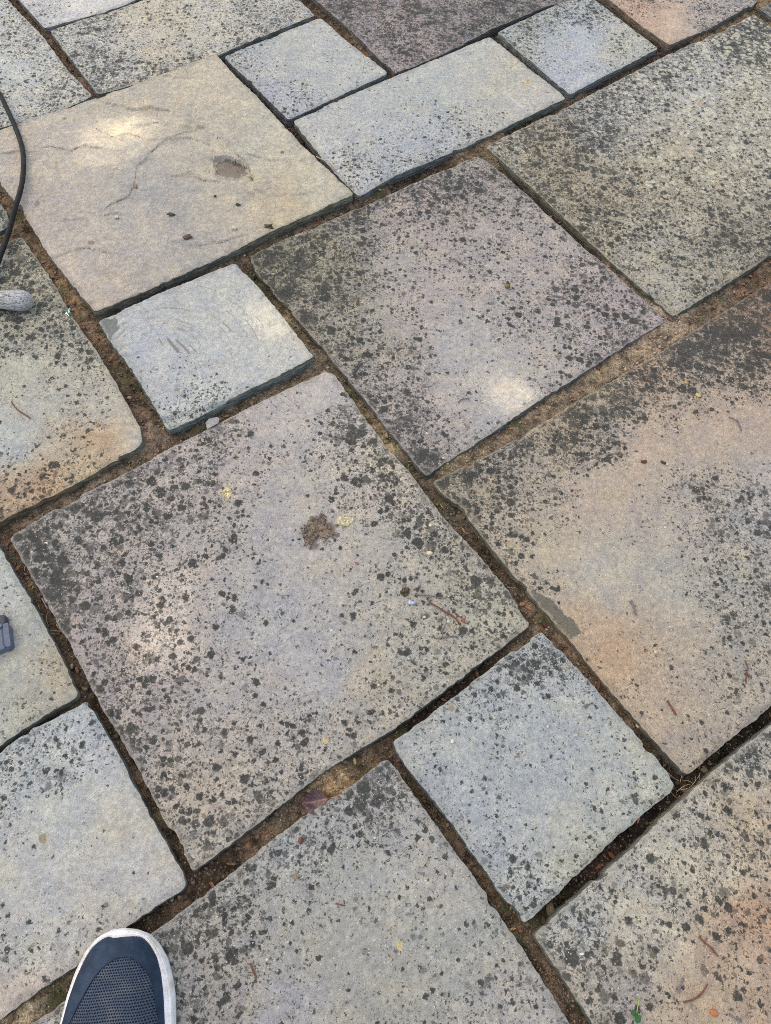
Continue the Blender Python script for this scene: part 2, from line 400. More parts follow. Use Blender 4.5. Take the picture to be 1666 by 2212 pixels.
def beige_relief(X, Y, DX, DY):
    z = 0.0046 * fbm(X, Y, 9, 6, 3, .58) + 0.0014 * np.abs(fbm(X, Y, 34, 4, 5)); ledge_shade = np.zeros(X.shape)
    Xj, Yj = X + 0.009 * fbm(X, Y, 26, 4, 8, .65) + .002 * fbm(X, Y, 150, 2, 18), Y + 0.009 * fbm(X, Y, 26, 4, 9, .65) + .002 * fbm(X, Y, 150, 2, 19)
    for pts, amp, reach in LEDG:
        d, s = seg_sd(Xj, Yj, pts)
        fade = np.exp(-(d / reach) ** 2)
        z = z + 2.1 * amp * np.clip(s * d / 0.0012, -1, 1) * fade * 0.5 * np.clip(.75 + 1.3 * fbm(X, Y, 18, 2, 61), .1, 1.4)
        ledge_shade = np.maximum(ledge_shade, np.exp(-((s * d + 0.0008) / 0.0014) ** 2) * 0.80 * (fbm(X, Y, 40, 3, 21) * 2.8 + 0.42).clip(0, 1))  # dark lines along the ledges, their shading put into the colour
    return z, ledge_shade
slab('large beige riven slab with flaked ledges and almost no lichen, left of the centre',
     cc_(N=(468, 126), E=(763, 422), S=(207, 678)), WN=[(0, 288), (75, 261), (200, 221), (300, 185), (400, 149)], NE=[(480, 138), (525, 185), (550, 207), (600, 262), (650, 315)],
     ES=[(690, 457), (600, 497), (492, 553), (350, 618)], SW=[(160, 620), (108, 553), (45, 450), (0, 395)],
     col=[(100, 330, 196, 183, 163), (60, 480, 190, 176, 161), (150, 600, 194, 178, 161), (300, 220, 196, 184, 159), (430, 180, 200, 187, 159), (420, 340, 186, 177, 157), (330, 420, 172, 168, 161), (400, 500, 176, 169, 159), (300, 520, 182, 173, 161), (500, 420, 188, 177, 155), (650, 420, 202, 188, 153), (620, 440, 196, 176, 139), (580, 300, 194, 188, 165), (680, 400, 194, 188, 165), (250, 620, 190, 174, 155)],
     lich=[(100, 330, .06), (400, 300, .04), (80, 520, .10), (600, 420, .05), (260, 580, .08)], z=.006, cell=.0022, grain=.25, spot=.25, relief=beige_relief)
def s12_relief(X, Y, DX, DY):
    z = 0.0024 * fbm(X, Y, 7, 5, 33) + 0.0008 * fbm(X, Y, 45, 3, 35)
    return z, np.zeros(X.shape)
slab('yellowish lichened slab at the left edge lying under the wooden handle',
     cc_(N=(45, 510), E=(307, 958), S=off((307, 958), 0, -.6)), NE=[(75, 553), (120, 618), (150, 678), (210, 763), (275, 873), (302, 925)], ES=[(290, 972), (175, 1038), (35, 1106), (0, 1125)],
     col=[(40, 560, 176, 170, 146), (60, 620, 184, 176, 146), (100, 720, 176, 170, 152), (60, 790, 186, 186, 164), (100, 880, 182, 182, 168), (20, 950, 178, 186, 184), (220, 880, 186, 184, 172), (255, 940, 204, 182, 132), (215, 948, 194, 144, 100), (100, 1065, 202, 158, 110), (180, 1000, 198, 176, 132), (20, 1090, 194, 158, 114), (290, 950, 198, 194, 184)],
     lich=[(40, 560, .80), (80, 640, .70), (150, 720, .68), (30, 700, .66), (60, 800, .30), (130, 820, .42), (200, 880, .42), (60, 930, .18), (150, 980, .40), (250, 930, .12), (50, 1050, .55), (120, 1040, .6), (10, 1000, .40)], relief=s12_relief)
slab('grey green slab end at the left edge, under the black cable',
     cc_(E=(25, 483), N=off((25, 483), -.6), S=off((25, 483), 0, -.6)), NE=[(0, 440), (7, 449), (18, 469)], ES=[(0, 500)], col=[(10, 470, 160, 165, 148)], lich=[(10, 470, .62)], cell=.008)
def s14_relief(X, Y, DX, DY):
    z = 0.0014 * fbm(X, Y, 8, 5, 43) + 0.0005 * fbm(X, Y, 55, 3, 45); ledge_shade = np.zeros(X.shape)
    Yj = DY + 5 * fbm(X, Y, 60, 3, 47)
    band = np.interp(DX, [330, 350, 420, 520, 560], [905, 900, 886, 855, 900])
    z = z - 0.005 * np.clip((Yj - band) / 5.0, 0, 1) * (DX < 545)
    b2 = (DX - 216) * 0.9 + (DY - 697) * 0.55
    cn = np.clip((26 - b2 + 5 * fbm(X, Y, 70, 3, 48)) / 4, 0, 1)
    return z - 0.004 * cn, ledge_shade
slab('small pale blue grey square slab with brown brush strokes and a thick chipped front edge',
     cc_((216, 698), (508, 577), (677, 777), (366, 930)), WN=[(260, 681), (350, 640), (450, 598)], ES=[(600, 818), (520, 856), (450, 893)], SW=[(290, 806), (240, 738)], NE=[(545, 612), (600, 675), (640, 730)],
     col=[(300, 720, 183, 189, 193), (420, 660, 183, 187, 183), (600, 700, 207, 202, 183), (480, 780, 181, 187, 189), (560, 800, 189, 193, 189), (380, 850, 181, 185, 187), (400, 905, 189, 197, 191), (480, 860, 195, 201, 195), (230, 710, 175, 181, 179)],
     lich=[(300, 720, .05), (300, 800, .22), (450, 700, .10), (560, 780, .12), (400, 910, .55), (470, 880, .52), (350, 860, .28), (560, 740, .12), (590, 790, .3)], z=.009, cell=.0024, spot=.5, relief=s14_relief)
slab('largest central slab, mauve grey, carrying the brown mud patch',
     cc_((22, 1163), (704, 803), (1145, 1349), (418, 1880)), WN=[(50, 1143), (120, 1098), (280, 1018), (380, 963), (575, 863)], NE=[(724, 812), (780, 893), (833, 965), (888, 1028), (948, 1106), (998, 1161), (1083, 1256), (1133, 1328)],
     ES=[(1058, 1416), (933, 1511), (833, 1584), (700, 1664), (550, 1784)], SW=[(350, 1759), (300, 1659), (210, 1506), (150, 1386), (90, 1281)],
     col=[(100, 1200, 173, 164, 154), (250, 1150, 183, 170, 162), (350, 1350, 187, 174, 164), (200, 1350, 179, 164, 158), (480, 1000, 185, 172, 164), (680, 880, 187, 178, 172), (600, 1150, 175, 171, 168), (600, 1350, 171, 171, 173), (700, 1450, 171, 170, 172), (500, 1500, 177, 170, 164), (850, 1150, 177, 172, 160), (850, 1010, 201, 190, 166), (830, 1080, 195, 180, 164), (1000, 1200, 179, 170, 150), (1060, 1340, 179, 174, 152), (900, 1400, 177, 172, 156), (800, 1500, 179, 170, 152), (550, 1650, 179, 170, 158), (450, 1720, 189, 172, 150), (300, 1500, 177, 164, 158), (450, 1820, 181, 172, 158)],
     lich=[(60, 1180, 0.88), (120, 1250, 0.86), (260, 1120, 0.82), (200, 1180, 0.71), (150, 1330, 0.69), (250, 1300, 0.65), (330, 1250, 0.55), (420, 1080, 0.61), (480, 960, 0.65), (540, 1010, 0.39), (560, 920, 0.24), (680, 850, 0.20), (760, 920, 0.76), (730, 980, 0.46), (820, 1000, 0.78), (860, 1080, 0.69), (930, 1150, 0.65), (650, 1080, 0.27), (640, 1250, 0.28), (600, 1400, 0.26), (420, 1300, 0.43), (330, 1400, 0.60), (250, 1450, 0.61), (260, 1600, 0.88), (290, 1560, 0.69), (400, 1550, 0.52), (480, 1480, 0.41), (550, 1600, 0.52), (400, 1700, 0.56), (450, 1780, 0.58), (620, 1680, 0.55), (720, 1560, 0.45), (800, 1400, 0.35), (760, 1250, 0.32), (900, 1250, 0.41), (1020, 1260, 0.65), (960, 1200, 0.65), (1100, 1330, 0.56), (950, 1430, 0.48), (1020, 1380, 0.50), (850, 1530, 0.47), (700, 1450, 0.32), (820, 1180, 0.36)],
     cell=.004, spot=1.0)
slab('big pinkish speckled slab between the beige one and the sandy one',
     cc_((541, 553), (1030, 337), (1437, 691), (920, 1026)), WN=[(600, 524), (700, 481), (833, 424), (930, 379)], NE=[(1048, 345), (1133, 415), (1183, 462), (1263, 537), (1290, 557), (1370, 630)], ES=[(1333, 757), (1183, 852), (1033, 953)], SW=[(833, 918), (780, 852), (700, 753), (600, 643), (545, 577)],
     col=[(600, 580, 159, 150, 119), (700, 560, 169, 158, 125), (780, 480, 165, 156, 143), (900, 470, 181, 164, 157), (850, 560, 175, 168, 161), (1000, 400, 169, 158, 151), (900, 640, 183, 168, 161), (1050, 560, 179, 168, 163), (1200, 600, 179, 166, 159), (1320, 670, 177, 162, 161), (1000, 750, 175, 172, 169), (1100, 840, 185, 178, 167), (800, 700, 171, 162, 147), (1200, 760, 179, 170, 163), (900, 900, 179, 166, 161), (900, 990, 169, 158, 151), (1080, 900, 177, 172, 169), (740, 660, 167, 156, 135)],
     lich=[(600, 580, .92), (680, 620, .85), (720, 540, .70), (650, 510, .82), (780, 460, .80), (850, 480, .50), (900, 540, .40), (1000, 400, .80), (930, 400, .82), (1080, 430, .66), (1050, 500, .46), (950, 640, .34), (1000, 750, .26), (1150, 560, .44), (1150, 680, .52), (1230, 720, .62), (1300, 620, .66), (1350, 700, .66), (1100, 820, .22), (1180, 800, .38), (1000, 880, .30), (860, 800, .56), (740, 720, .70), (800, 820, .74), (900, 980, .92), (880, 920, .78), (980, 940, .45), (850, 700, .40), (1060, 880, .25)],
     cell=.0045, spot=.85)
slab('largest sandy buff slab at the right, dark lichen along its upper side',
     cc_(W=(936, 1041), S=(1484, 1674), N=off((936, 1041), 0, .93)), WN=[(1058, 981), (1248, 868), (1433, 757), (1573, 668), (1666, 610)], ES=[(1666, 1522), (1508, 1656)], SW=[(1450, 1640), (1333, 1506), (1283, 1446), (1218, 1366), (1173, 1316), (1073, 1196), (1003, 1106), (950, 1060)],
     col=[(1000, 1060, 176, 162, 133), (1100, 1000, 176, 164, 147), (1250, 890, 188, 162, 123), (1420, 780, 190, 158, 125), (1300, 920, 172, 162, 147), (1500, 750, 174, 160, 143), (1600, 640, 170, 138, 109), (1640, 610, 164, 124, 93), (1400, 960, 190, 166, 141), (1600, 900, 186, 162, 139), (1250, 1080, 186, 166, 143), (1500, 1080, 178, 166, 153), (1640, 1100, 172, 168, 165), (1150, 1180, 186, 170, 143), (1300, 1240, 180, 174, 159), (1450, 1250, 176, 170, 157), (1600, 1280, 170, 166, 155), (1320, 1420, 194, 156, 115), (1250, 1380, 192, 162, 125), (1400, 1500, 186, 162, 133), (1500, 1600, 174, 158, 137), (1560, 1450, 176, 164, 145), (1640, 1400, 172, 164, 149)],
     lich=[(1000, 1050, .85), (1100, 980, .84), (1080, 1080, .68), (1160, 1000, .60), (1250, 930, .90), (1350, 860, .90), (1300, 960, .62), (1500, 760, .92), (1600, 700, .95), (1420, 900, .45), (1400, 830, .90), (1600, 800, .84), (1540, 860, .50), (1420, 970, .06), (1300, 1060, .08), (1620, 920, .10), (1500, 960, .10), (1160, 1120, .40), (1120, 1190, .66), (1150, 1240, .50), (1220, 1200, .12), (1300, 1200, .14), (1420, 1180, .22), (1530, 1060, .60), (1480, 1020, .45), (1620, 1130, .62), (1550, 1250, .50), (1640, 1300, .62), (1420, 1300, .20), (1320, 1350, .22), (1280, 1430, .30), (1400, 1460, .34), (1500, 1420, .34), (1620, 1420, .44), (1450, 1560, .26), (1560, 1550, .40), (1500, 1630, .38), (1080, 1130, .55)],
     cell=.0045, grain=1.1, spot=.8)
slab('small blue grey square slab with sparse dark dots, low on the right',
     cc_((851, 1600), (1167, 1365), (1459, 1700), (1134, 1994)), WN=[(885, 1580), (1098, 1415)], NE=[(1193, 1388), (1258, 1456), (1433, 1659)], ES=[(1358, 1784), (1213, 1921)], SW=[(1083, 1929), (983, 1784), (883, 1659), (856, 1614)],
     col=[(1150, 1600, 164, 174, 179), (900, 1610, 170, 177, 175), (1150, 1420, 172, 179, 179), (1000, 1700, 164, 173, 179), (1350, 1700, 170, 177, 173), (1420, 1720, 182, 185, 167), (1250, 1860, 180, 181, 163), (1150, 1950, 174, 181, 179), (1100, 1800, 166, 175, 179)],
     lich=[(1130, 1400, 0.72), (1010, 1500, 0.50), (900, 1600, 0.32), (1150, 1550, 0.30), (1300, 1600, 0.35), (1050, 1680, 0.34), (1200, 1750, 0.24), (1350, 1700, 0.34), (1250, 1850, 0.42), (1130, 1960, 0.62), (1030, 1800, 0.38), (1420, 1720, 0.44)], cell=.004, spot=.75)
slab('brownish buff slab with black blotches in the bottom right corner',
     cc_(W=(1153, 2020), N=off((1153, 2020), 0, .93), S=off((1153, 2020), .6)), WN=[(1333, 1860), (1458, 1743), (1548, 1661), (1666, 1568)], SW=[(1283, 2212), (1258, 2174), (1198, 2084)],
     col=[(1250, 1980, 171, 175, 171), (1350, 1880, 177, 175, 165), (1500, 1750, 181, 175, 159), (1640, 1620, 171, 171, 163), (1400, 2000, 191, 183, 161), (1550, 1900, 193, 181, 155), (1620, 1980, 187, 147, 113), (1560, 2060, 191, 163, 131), (1500, 2180, 185, 161, 129), (1350, 2140, 161, 153, 143), (1280, 2080, 179, 169, 151), (1640, 2150, 181, 153, 125), (1450, 1850, 185, 181, 163), (1630, 1750, 191, 169, 137)],
     lich=[(1200, 2030, 0.67), (1260, 2010, 0.77), (1350, 1900, 0.47), (1500, 1800, 0.55), (1450, 1950, 0.55), (1600, 1700, 0.51), (1640, 1620, 0.71), (1400, 2060, 0.45), (1550, 2000, 0.51), (1620, 2120, 0.39), (1450, 2120, 0.39), (1300, 2160, 0.53), (1500, 2190, 0.35), (1350, 2000, 0.45), (1560, 1900, 0.53)], cell=.004, spot=.92, z=.004, grain=1.0)
slab('green grey slab at the bottom beside the shoe, dark blotches along its upper corner',
     cc_(N=(836, 1638), W=off((836, 1638), 0, -.92), E=off((836, 1638), .6)), WN=[(75, 2212), (140, 2162), (340, 2010), (475, 1910), (600, 1805), (750, 1704)], NE=[(853, 1659), (933, 1774), (1033, 1909), (1133, 2059), (1233, 2212)],
     col=[(800, 1700, 169, 166, 163), (650, 1800, 167, 170, 169), (500, 1960, 167, 164, 157), (750, 1900, 163, 166, 161), (700, 2050, 167, 166, 155), (950, 1900, 169, 168, 163), (1000, 2050, 161, 164, 157), (850, 2150, 163, 162, 151), (1100, 2150, 171, 168, 161), (500, 2150, 165, 160, 151), (600, 2190, 161, 162, 169)],
     lich=[(810, 1690, 0.88), (860, 1740, 0.74), (700, 1780, 0.60), (640, 1850, 0.52), (900, 1790, 0.44), (520, 1930, 0.68), (450, 2000, 0.74), (600, 1960, 0.38), (760, 1900, 0.34), (900, 1930, 0.32), (1000, 1990, 0.32), (800, 2050, 0.28), (650, 2100, 0.36), (500, 2180, 0.46), (420, 2080, 0.58), (950, 2100, 0.34), (1100, 2150, 0.46), (1180, 2190, 0.44), (800, 2180, 0.32), (610, 2180, 0.38)], cell=.004, spot=.8)
slab('pale blue grey slab at the lower left with green algae flecks, beside the shoe toe',
     cc_(N=(190, 1515), E=(402, 1913), S=off((402, 1913), 0, -.6)), WN=[(0, 1628), (50, 1586)], NE=[(270, 1659), (276, 1675), (350, 1809), (396, 1895)], ES=[(388, 1925), (275, 1999), (165, 2084), (0, 2199)],
     col=[(60, 1630, 176, 184, 184), (200, 1600, 178, 186, 190), (150, 1750, 180, 186, 182), (250, 1800, 188, 184, 168), (330, 1850, 190, 184, 168), (100, 1900, 180, 182, 180), (250, 1950, 182, 180, 172), (50, 2050, 178, 180, 174), (30, 2150, 198, 182, 166), (300, 1870, 178, 182, 190)],
     lich=[(80, 1620, 0.54), (130, 1660, 0.56), (200, 1560, 0.46), (50, 1700, 0.44), (150, 1740, 0.18), (250, 1720, 0.16), (330, 1800, 0.12), (200, 1850, 0.22), (100, 1900, 0.20), (200, 2020, 0.34), (60, 2080, 0.42), (300, 1950, 0.26), (20, 2160, 0.24), (390, 1900, 0.21)], cell=.0045, spot=.6)
slab('grey green slab at the left edge beside the blue grey plastic clamp',
     cc_(N=(-22, 1152), E=(168, 1503), S=off((168, 1503), 0, -.6)), NE=[(0, 1186), (65, 1296), (130, 1416)], ES=[(75, 1557), (0, 1611)],
     col=[(20, 1250, 178, 186, 184), (60, 1350, 178, 180, 168), (120, 1450, 186, 172, 146), (20, 1450, 174, 178, 166), (60, 1530, 176, 170, 150), (30, 1560, 172, 176, 168)],
     lich=[(30, 1230, .36), (60, 1330, .28), (20, 1400, .10), (110, 1430, .30), (120, 1480, .30), (40, 1560, .42), (20, 1480, .16)], cell=.0045, spot=.55)

# marks: (x, y, rx, ry, angle, colour, strength) in the picture, or polygons
MARKS = [(490, 1065, 13, 14, 0, (200, 184, 138), .8), (745, 1126, 19, 13, 20, (222, 210, 160), .9), (703, 1600, 9, 8, 0, (210, 190, 130), .8), (680, 1240, 20, 20, 0, (188, 182, 162), .5),
         (863, 2042, 9, 15, 0, (206, 190, 130), .75), (640, 1892, 12, 8, 0, (140, 125, 108), .8), (93, 1811, 11, 14, 10, (148, 134, 108), .85), (230, 1954, 9, 10, 0, (105, 100, 85), .7),
         (975, 1530, 9, 9, 0, (150, 130, 100), .8), (680, 52, 8, 7, 0, (192, 150, 106), .6), (1140, 174, 4, 4, 0, (205, 140, 75), .9), (1510, 225, 5, 4, 0, (205, 150, 80), .9),
         (383, 758 - 8, 0, 0, 0, (0, 0, 0), 0), (1340, 2038, 13, 10, 10, (84, 82, 66), .9), (1410, 2062, 10, 8, 10, (100, 92, 68), .8), (1575, 1729, 8, 9, 0, (90, 82, 66), .8),
         (1375, 1696, 10, 8, 10, (130, 122, 105), .7), (383, 842, 7, 5, 0, (150, 135, 125), .8), (197, 524, 9, 6, 0, (140, 124, 106), .75), (610, 329, 5, 4, 0, (105, 105, 90), .8), (140, 256, 8, 4, 0, (150, 132, 100), .7),
         (80, 440, 12, 8, -40, (110, 100, 84), .55), (90, 424, 8, 5, 0, (120, 108, 92), .5), (16, 330, 14, 6, 0, (118, 106, 92), .45), (1590, 700, 1, 1, 0, (0, 0, 0), 0), (1100, 2120, 9, 7, 0, (120, 112, 95), .5), (885, 2130, 10, 8, 0, (118, 112, 98), .5), (720, 1560, 7, 7, 0, (110, 100, 88), .5),
         (385, 215, 10, 26, 5, (196, 168, 130), .48), (424, 240, 4, 26, 5, (126, 126, 108), .48), (250, 425, 45, 24, 0, (160, 158, 156), .38)]
PMARKS = [([(216, 697), (229, 689), (258, 684), (255, 703), (233, 737)], (112, 116, 112), .9, 3), 
          ([(660, 1130), (692, 1112), (706, 1124), (728, 1138), (728, 1152), (706, 1170), (664, 1186), (656, 1160)], (124, 110, 100), .8, 8), ([(1140, 1268), (1172, 1284), (1205, 1302), (1232, 1332), (1262, 1368), (1222, 1380), (1190, 1356), (1150, 1310)], (98, 97, 86), .9, 6),  # last polygon: shadow patch painted on the sandy slab's edge
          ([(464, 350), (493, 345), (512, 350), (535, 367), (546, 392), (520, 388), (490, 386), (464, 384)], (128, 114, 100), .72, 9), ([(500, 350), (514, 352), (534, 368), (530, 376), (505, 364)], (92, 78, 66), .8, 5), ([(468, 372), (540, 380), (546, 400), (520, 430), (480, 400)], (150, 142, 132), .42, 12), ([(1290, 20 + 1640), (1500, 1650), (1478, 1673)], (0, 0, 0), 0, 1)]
SMARKS = []
for k_ in range(90):
    rr_ = random.uniform(60, 190); a0_ = radians(random.uniform(195, 330)); w_ = radians(random.uniform(6, 22))
    SMARKS.append(([(355 + rr_ * 1.25 * cos(a0_ + w_ * i / 4), 765 + rr_ * .85 * sin(a0_ + w_ * i / 4)) for i in range(5)], random.uniform(.9, 1.7), (150, 148, 138), random.uniform(.50, .70)))
SMARKS = [q for q in SMARKS if all(240 < p[0] < 640 and 600 < p[1] < 840 for p in q[0])]
SMARKS += [([(364, 734), (373, 745), (385, 759)], 2.6, (134, 128, 116), .95), ([(383, 737), (396, 748), (408, 762)], 2.2, (140, 134, 122), .8), ([(343, 732), (351, 743)], 2.2, (146, 140, 128), .75), ([(409, 745), (424, 759)], 1.3, (140, 134, 122), .8)]
SMARKS += [([(960, 45 + 160), (985, 215), (1015, 235)], 1.2, (214, 214, 208), .6), ([(1090, 198), (1130, 235)], 1.3, (220, 220, 214), .8), ([(1060, 1005), (1180, 910)], 1.4, (190, 194, 196), .6), ([(1020, 1040), (1110, 965)], 1.0, (190, 194, 196), .55)]
def line_d(X, Y, pts):
    best = np.full(X.shape, 1e9)
    for a, b in zip(pts[:-1], pts[1:]):
        dx, dy = b[0] - a[0], b[1] - a[1]; tt = np.clip(((X - a[0]) * dx + (Y - a[1]) * dy) / (dx * dx + dy * dy), 0, 1)
        best = np.minimum(best, np.hypot(X - a[0] - tt * dx, Y - a[1] - tt * dy))
    return best
def poly_sd(X, Y, pts):
    best = np.full(X.shape, 1e9); ins = np.zeros(X.shape, bool)
    n = len(pts)
    for i in range(n):
        a, b = pts[i], pts[(i + 1) % n]; dx, dy = b[0] - a[0], b[1] - a[1]
        tt = np.clip(((X - a[0]) * dx + (Y - a[1]) * dy) / (dx * dx + dy * dy), 0, 1)
        best = np.minimum(best, np.hypot(X - a[0] - tt * dx, Y - a[1] - tt * dy))
        if abs(dy) > 1e-12:
            c = ((a[1] > Y) != (b[1] > Y)) & (X < dx * (Y - a[1]) / dy + a[0]); ins ^= c
    return np.where(ins, -best, best)

def resample(pts, n):
    pts = np.array(pts); d = np.r_[0, np.cumsum(np.hypot(*np.diff(pts, axis=0).T))]
    s = np.linspace(0, d[-1], n + 1)
    return np.stack([np.interp(s, d, pts[:, 0]), np.interp(s, d, pts[:, 1])], 1)
LOOPS = []
def build_slab(k, q):
    W, N, E, S = q['c']
    g = lambda a, mid, b: [a] + [wp(*m) for m in mid] + [b]
    Lb = max(np.hypot(*(N - W)), np.hypot(*(E - S))); La = max(np.hypot(*(S - W)), np.hypot(*(E - N)))
    nb, na = int(Lb / q['cell']), int(La / q['cell'])
    WN = resample(g(W, q['WN'], N), nb); NE = resample(g(N, q['NE'], E), na)
    ES = resample(g(E, q['ES'], S), nb); SW = resample(g(S, q['SW'], W), na)
    loop = np.concatenate([WN[:-1], NE[:-1], ES[:-1], SW[:-1]])
    n = len(loop)
    # round the corners
    r = max(1, int(0.0055 / q['cell']))
    ker = np.exp(-0.5 * (np.arange(-3 * r, 3 * r + 1) / r) ** 2); ker /= ker.sum()
    lp = np.zeros_like(loop)
    for i, w in enumerate(ker): lp += w * np.roll(loop, i - 3 * r, axis=0)
    tg = np.roll(lp, -1, 0) - np.roll(lp, 1, 0); tg /= np.hypot(*tg.T)[:, None] + 1e-9
    nr = np.stack([tg[:, 1], -tg[:, 0]], 1)
    cen = lp.mean(0)
    if ((lp - cen) * nr).sum() < 0: nr = -nr                  # outwards
    sd = 100 + k * 17
    jit = 0.0018 * fbm(lp[:, 0], lp[:, 1], 20, 4, sd, 0.62) + 0.0022 * fbm(lp[:, 0], lp[:, 1], 130, 3, sd + 5, 0.6)
    ch = fbm(lp[:, 0], lp[:, 1], 22, 3, sd + 9)
    jit = jit - 0.0042 * np.clip((ch - 0.44) / 0.12, 0, 1)
    lp = lp + nr * (jit[:, None] + 0.0010)
    WN, NE, ES, SW = lp[:nb + 1], lp[nb:nb + na + 1], lp[nb + na:2 * nb + na + 1], np.concatenate([lp[2 * nb + na:], lp[:1]])
    u = np.linspace(0, 1, nb + 1)[:, None, None]; v = np.linspace(0, 1, na + 1)[None, :, None]
    c0, c1 = WN[:, None, :], ES[::-1][:, None, :]; d0, d1 = SW[::-1][None], NE[None]
    G = (1 - v) * c0 + v * c1 + (1 - u) * d0 + u * d1 - ((1 - u) * (1 - v) * WN[0] + u * (1 - v) * WN[-1] + (1 - u) * v * SW[0] + u * v * NE[-1])
    X, Y = G[..., 0], G[..., 1]
    uu, vv = u[..., 0] * Lb, v[..., 0] * La
    e = np.minimum(np.minimum(uu, Lb - uu), np.minimum(vv, La - vv)) + 0 * X
    DX, DY = proj(X, Y, q['z'])
    if q['relief'] is not None: zr, ledge_shade = q['relief'](X, Y, DX, DY)
    else: zr, ledge_shade = 0.0016 * fbm(X, Y, 6, 5, sd + 11) + 0.0006 * fbm(X, Y, 40, 3, sd + 13), np.zeros(X.shape)
    ew = 0.0035 + 0.002 * fbm(X, Y, 20, 3, sd + 17)
    drop = 0.0009 * np.clip(1 - e / ew, 0, 1) ** 2
    flake = np.clip((fbm(X, Y, 16, 4, sd + 21) - 0.30) * 6 + (0.012 - e) / 0.005, 0, 1) * np.clip((0.016 - e) / 0.004, 0, 1) * (fbm(X, Y, 9, 2, sd + 25) > 0.22)
    Z = q['z'] + zr - drop - 0.0022 * flake
    # border verts go first into the side rings
    idx = np.arange((nb + 1) * (na + 1)).reshape(nb + 1, na + 1)
    quads = np.stack([idx[:-1, :-1], idx[1:, :-1], idx[1:, 1:], idx[:-1, 1:]], -1).reshape(-1, 4)
    ring0 = np.concatenate([idx[:-1, 0], idx[-1, :-1], idx[:0:-1, -1], idx[0, :0:-1]])
    V = [np.stack([X, Y, Z], -1).reshape(-1, 3)]
    m = len(ring0); base_n = V[0].shape[0]; rings = [base_n + np.arange(m)]
    V.append(V[0][ring0])
    z0 = V[0][ring0, 2]; xy0 = V[0][ring0, :2]
    for j, (dz, o_) in enumerate(((0.003, .0003), (0.012, .0008), (0.022, .0004), (0.055, .0))):
        wob = 0.0016 * (j > 0) * fbm(xy0[:, 0] + 3.1 * j, xy0[:, 1], 45, 3, sd + 31 + j)
        nn = nr[:m] if len(nr) == m else nr
        p = xy0 + nn * (o_ + wob)[:, None]
        V.append(np.concatenate([p, (z0 - dz)[:, None]], 1)); rings.append(base_n + (j + 1) * m + np.arange(m))
    sq = []
    for a, b in zip(rings[:-1], rings[1:]):
        sq.append(np.stack([a, np.roll(a, -1), np.roll(b, -1), b], -1))
    V = np.concatenate(V)
    Fq = np.concatenate([quads[:, ::-1]] + sq)
    nt = base_n; DXa, DYa = proj(V[:, 0], V[:, 1], V[:, 2])
    jx, jy = 34 * fbm(V[:, 0], V[:, 1], 16, 5, sd + 41, .62), 34 * fbm(V[:, 0], V[:, 1], 16, 5, sd + 43, .62)
    bc = lin(blend(DXa + jx, DYa + jy, q['col'], 1.6, 35)) * KS
    bc = (bc * 0.66 + bc.mean(1)[:, None] * 0.34) * 1.04
    li = blend(DXa + jx * 1.3, DYa + jy * 1.3, q['lich'], 1.9, 26)[:, 0]
    pl = blend(DXa, DYa, q['pale'], 1.8, 40)[:, 0] if q['pale'] else np.zeros(len(V))
    ea = np.concatenate([e.ravel(), np.zeros(len(V) - nt)]); sa = np.concatenate([np.zeros(nt), np.ones(len(V) - nt)])
    mk = np.concatenate([ledge_shade.ravel(), np.zeros(len(V) - nt)]); mc = np.tile(lin((92, 86, 68)) * KS, (len(V), 1))
    for (x, y, rx, ry, an, cl, s) in MARKS:
        if s == 0: continue
        ca_, sa_ = cos(radians(an)), sin(radians(an)); dx, dy = DXa - x, DYa - y
        d = np.hypot((dx * ca_ + dy * sa_) / rx, (-dx * sa_ + dy * ca_) / ry)
        m_ = np.clip(1.5 - d, 0, 1) * s
        hit = m_ > mk; mk = np.where(hit, m_, mk); mc[hit] = lin(cl) * KS
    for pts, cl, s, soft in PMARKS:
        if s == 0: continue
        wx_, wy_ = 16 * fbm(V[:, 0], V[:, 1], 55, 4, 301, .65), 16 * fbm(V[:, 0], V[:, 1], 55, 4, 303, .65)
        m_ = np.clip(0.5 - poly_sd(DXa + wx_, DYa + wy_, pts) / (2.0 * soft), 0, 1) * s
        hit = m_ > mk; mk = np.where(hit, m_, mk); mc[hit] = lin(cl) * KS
    for pts, wd, cl, s in SMARKS:
        if DXa.min() > max(p[0] for p in pts) or DXa.max() < min(p[0] for p in pts) or DYa.min() > max(p[1] for p in pts) or DYa.max() < min(p[1] for p in pts): continue
        m_ = np.clip(1.25 - .5 * line_d(DXa, DYa, pts) / wd, 0, 1) * s
        hit = m_ > mk; mk = np.where(hit, m_, mk); mc[hit] = lin(cl) * KS
    if k == 0:   # the low ledge crossing the corner slab
        Wl = [(0, 200), (60, 192), (120, 185), (135, 172), (160, 160)]
        d, s_ = seg_sd(V[:, 0], V[:, 1], Wl); mk = np.maximum(mk, np.exp(-(d / .003) ** 2) * .7)
        V[:nt, 2] -= (0.003 * np.clip(0.5 + s_ * d / .004, 0, 1) * np.exp(-(d / .05) ** 2))[:nt]
    cen3 = np.array([*V[:nt, :2].mean(0), q['z'] - 0.05])
    ones = np.ones(len(V))
    o = mesh('paving_slab', V, Fq, STONE, None, cen3, True, dict(base=bc, lich=li, edge=ea, side=sa, mask=mk, mcol=mc, grain=ones * q['grain'], spot=ones * q['spot'], pale=pl))
    tag(o, q['label'], 'paving slab', 'sandstone paving slabs of the patio', 'thing')
    LOOPS.append(lp)
for k, q in enumerate(SL): build_slab(k, q)

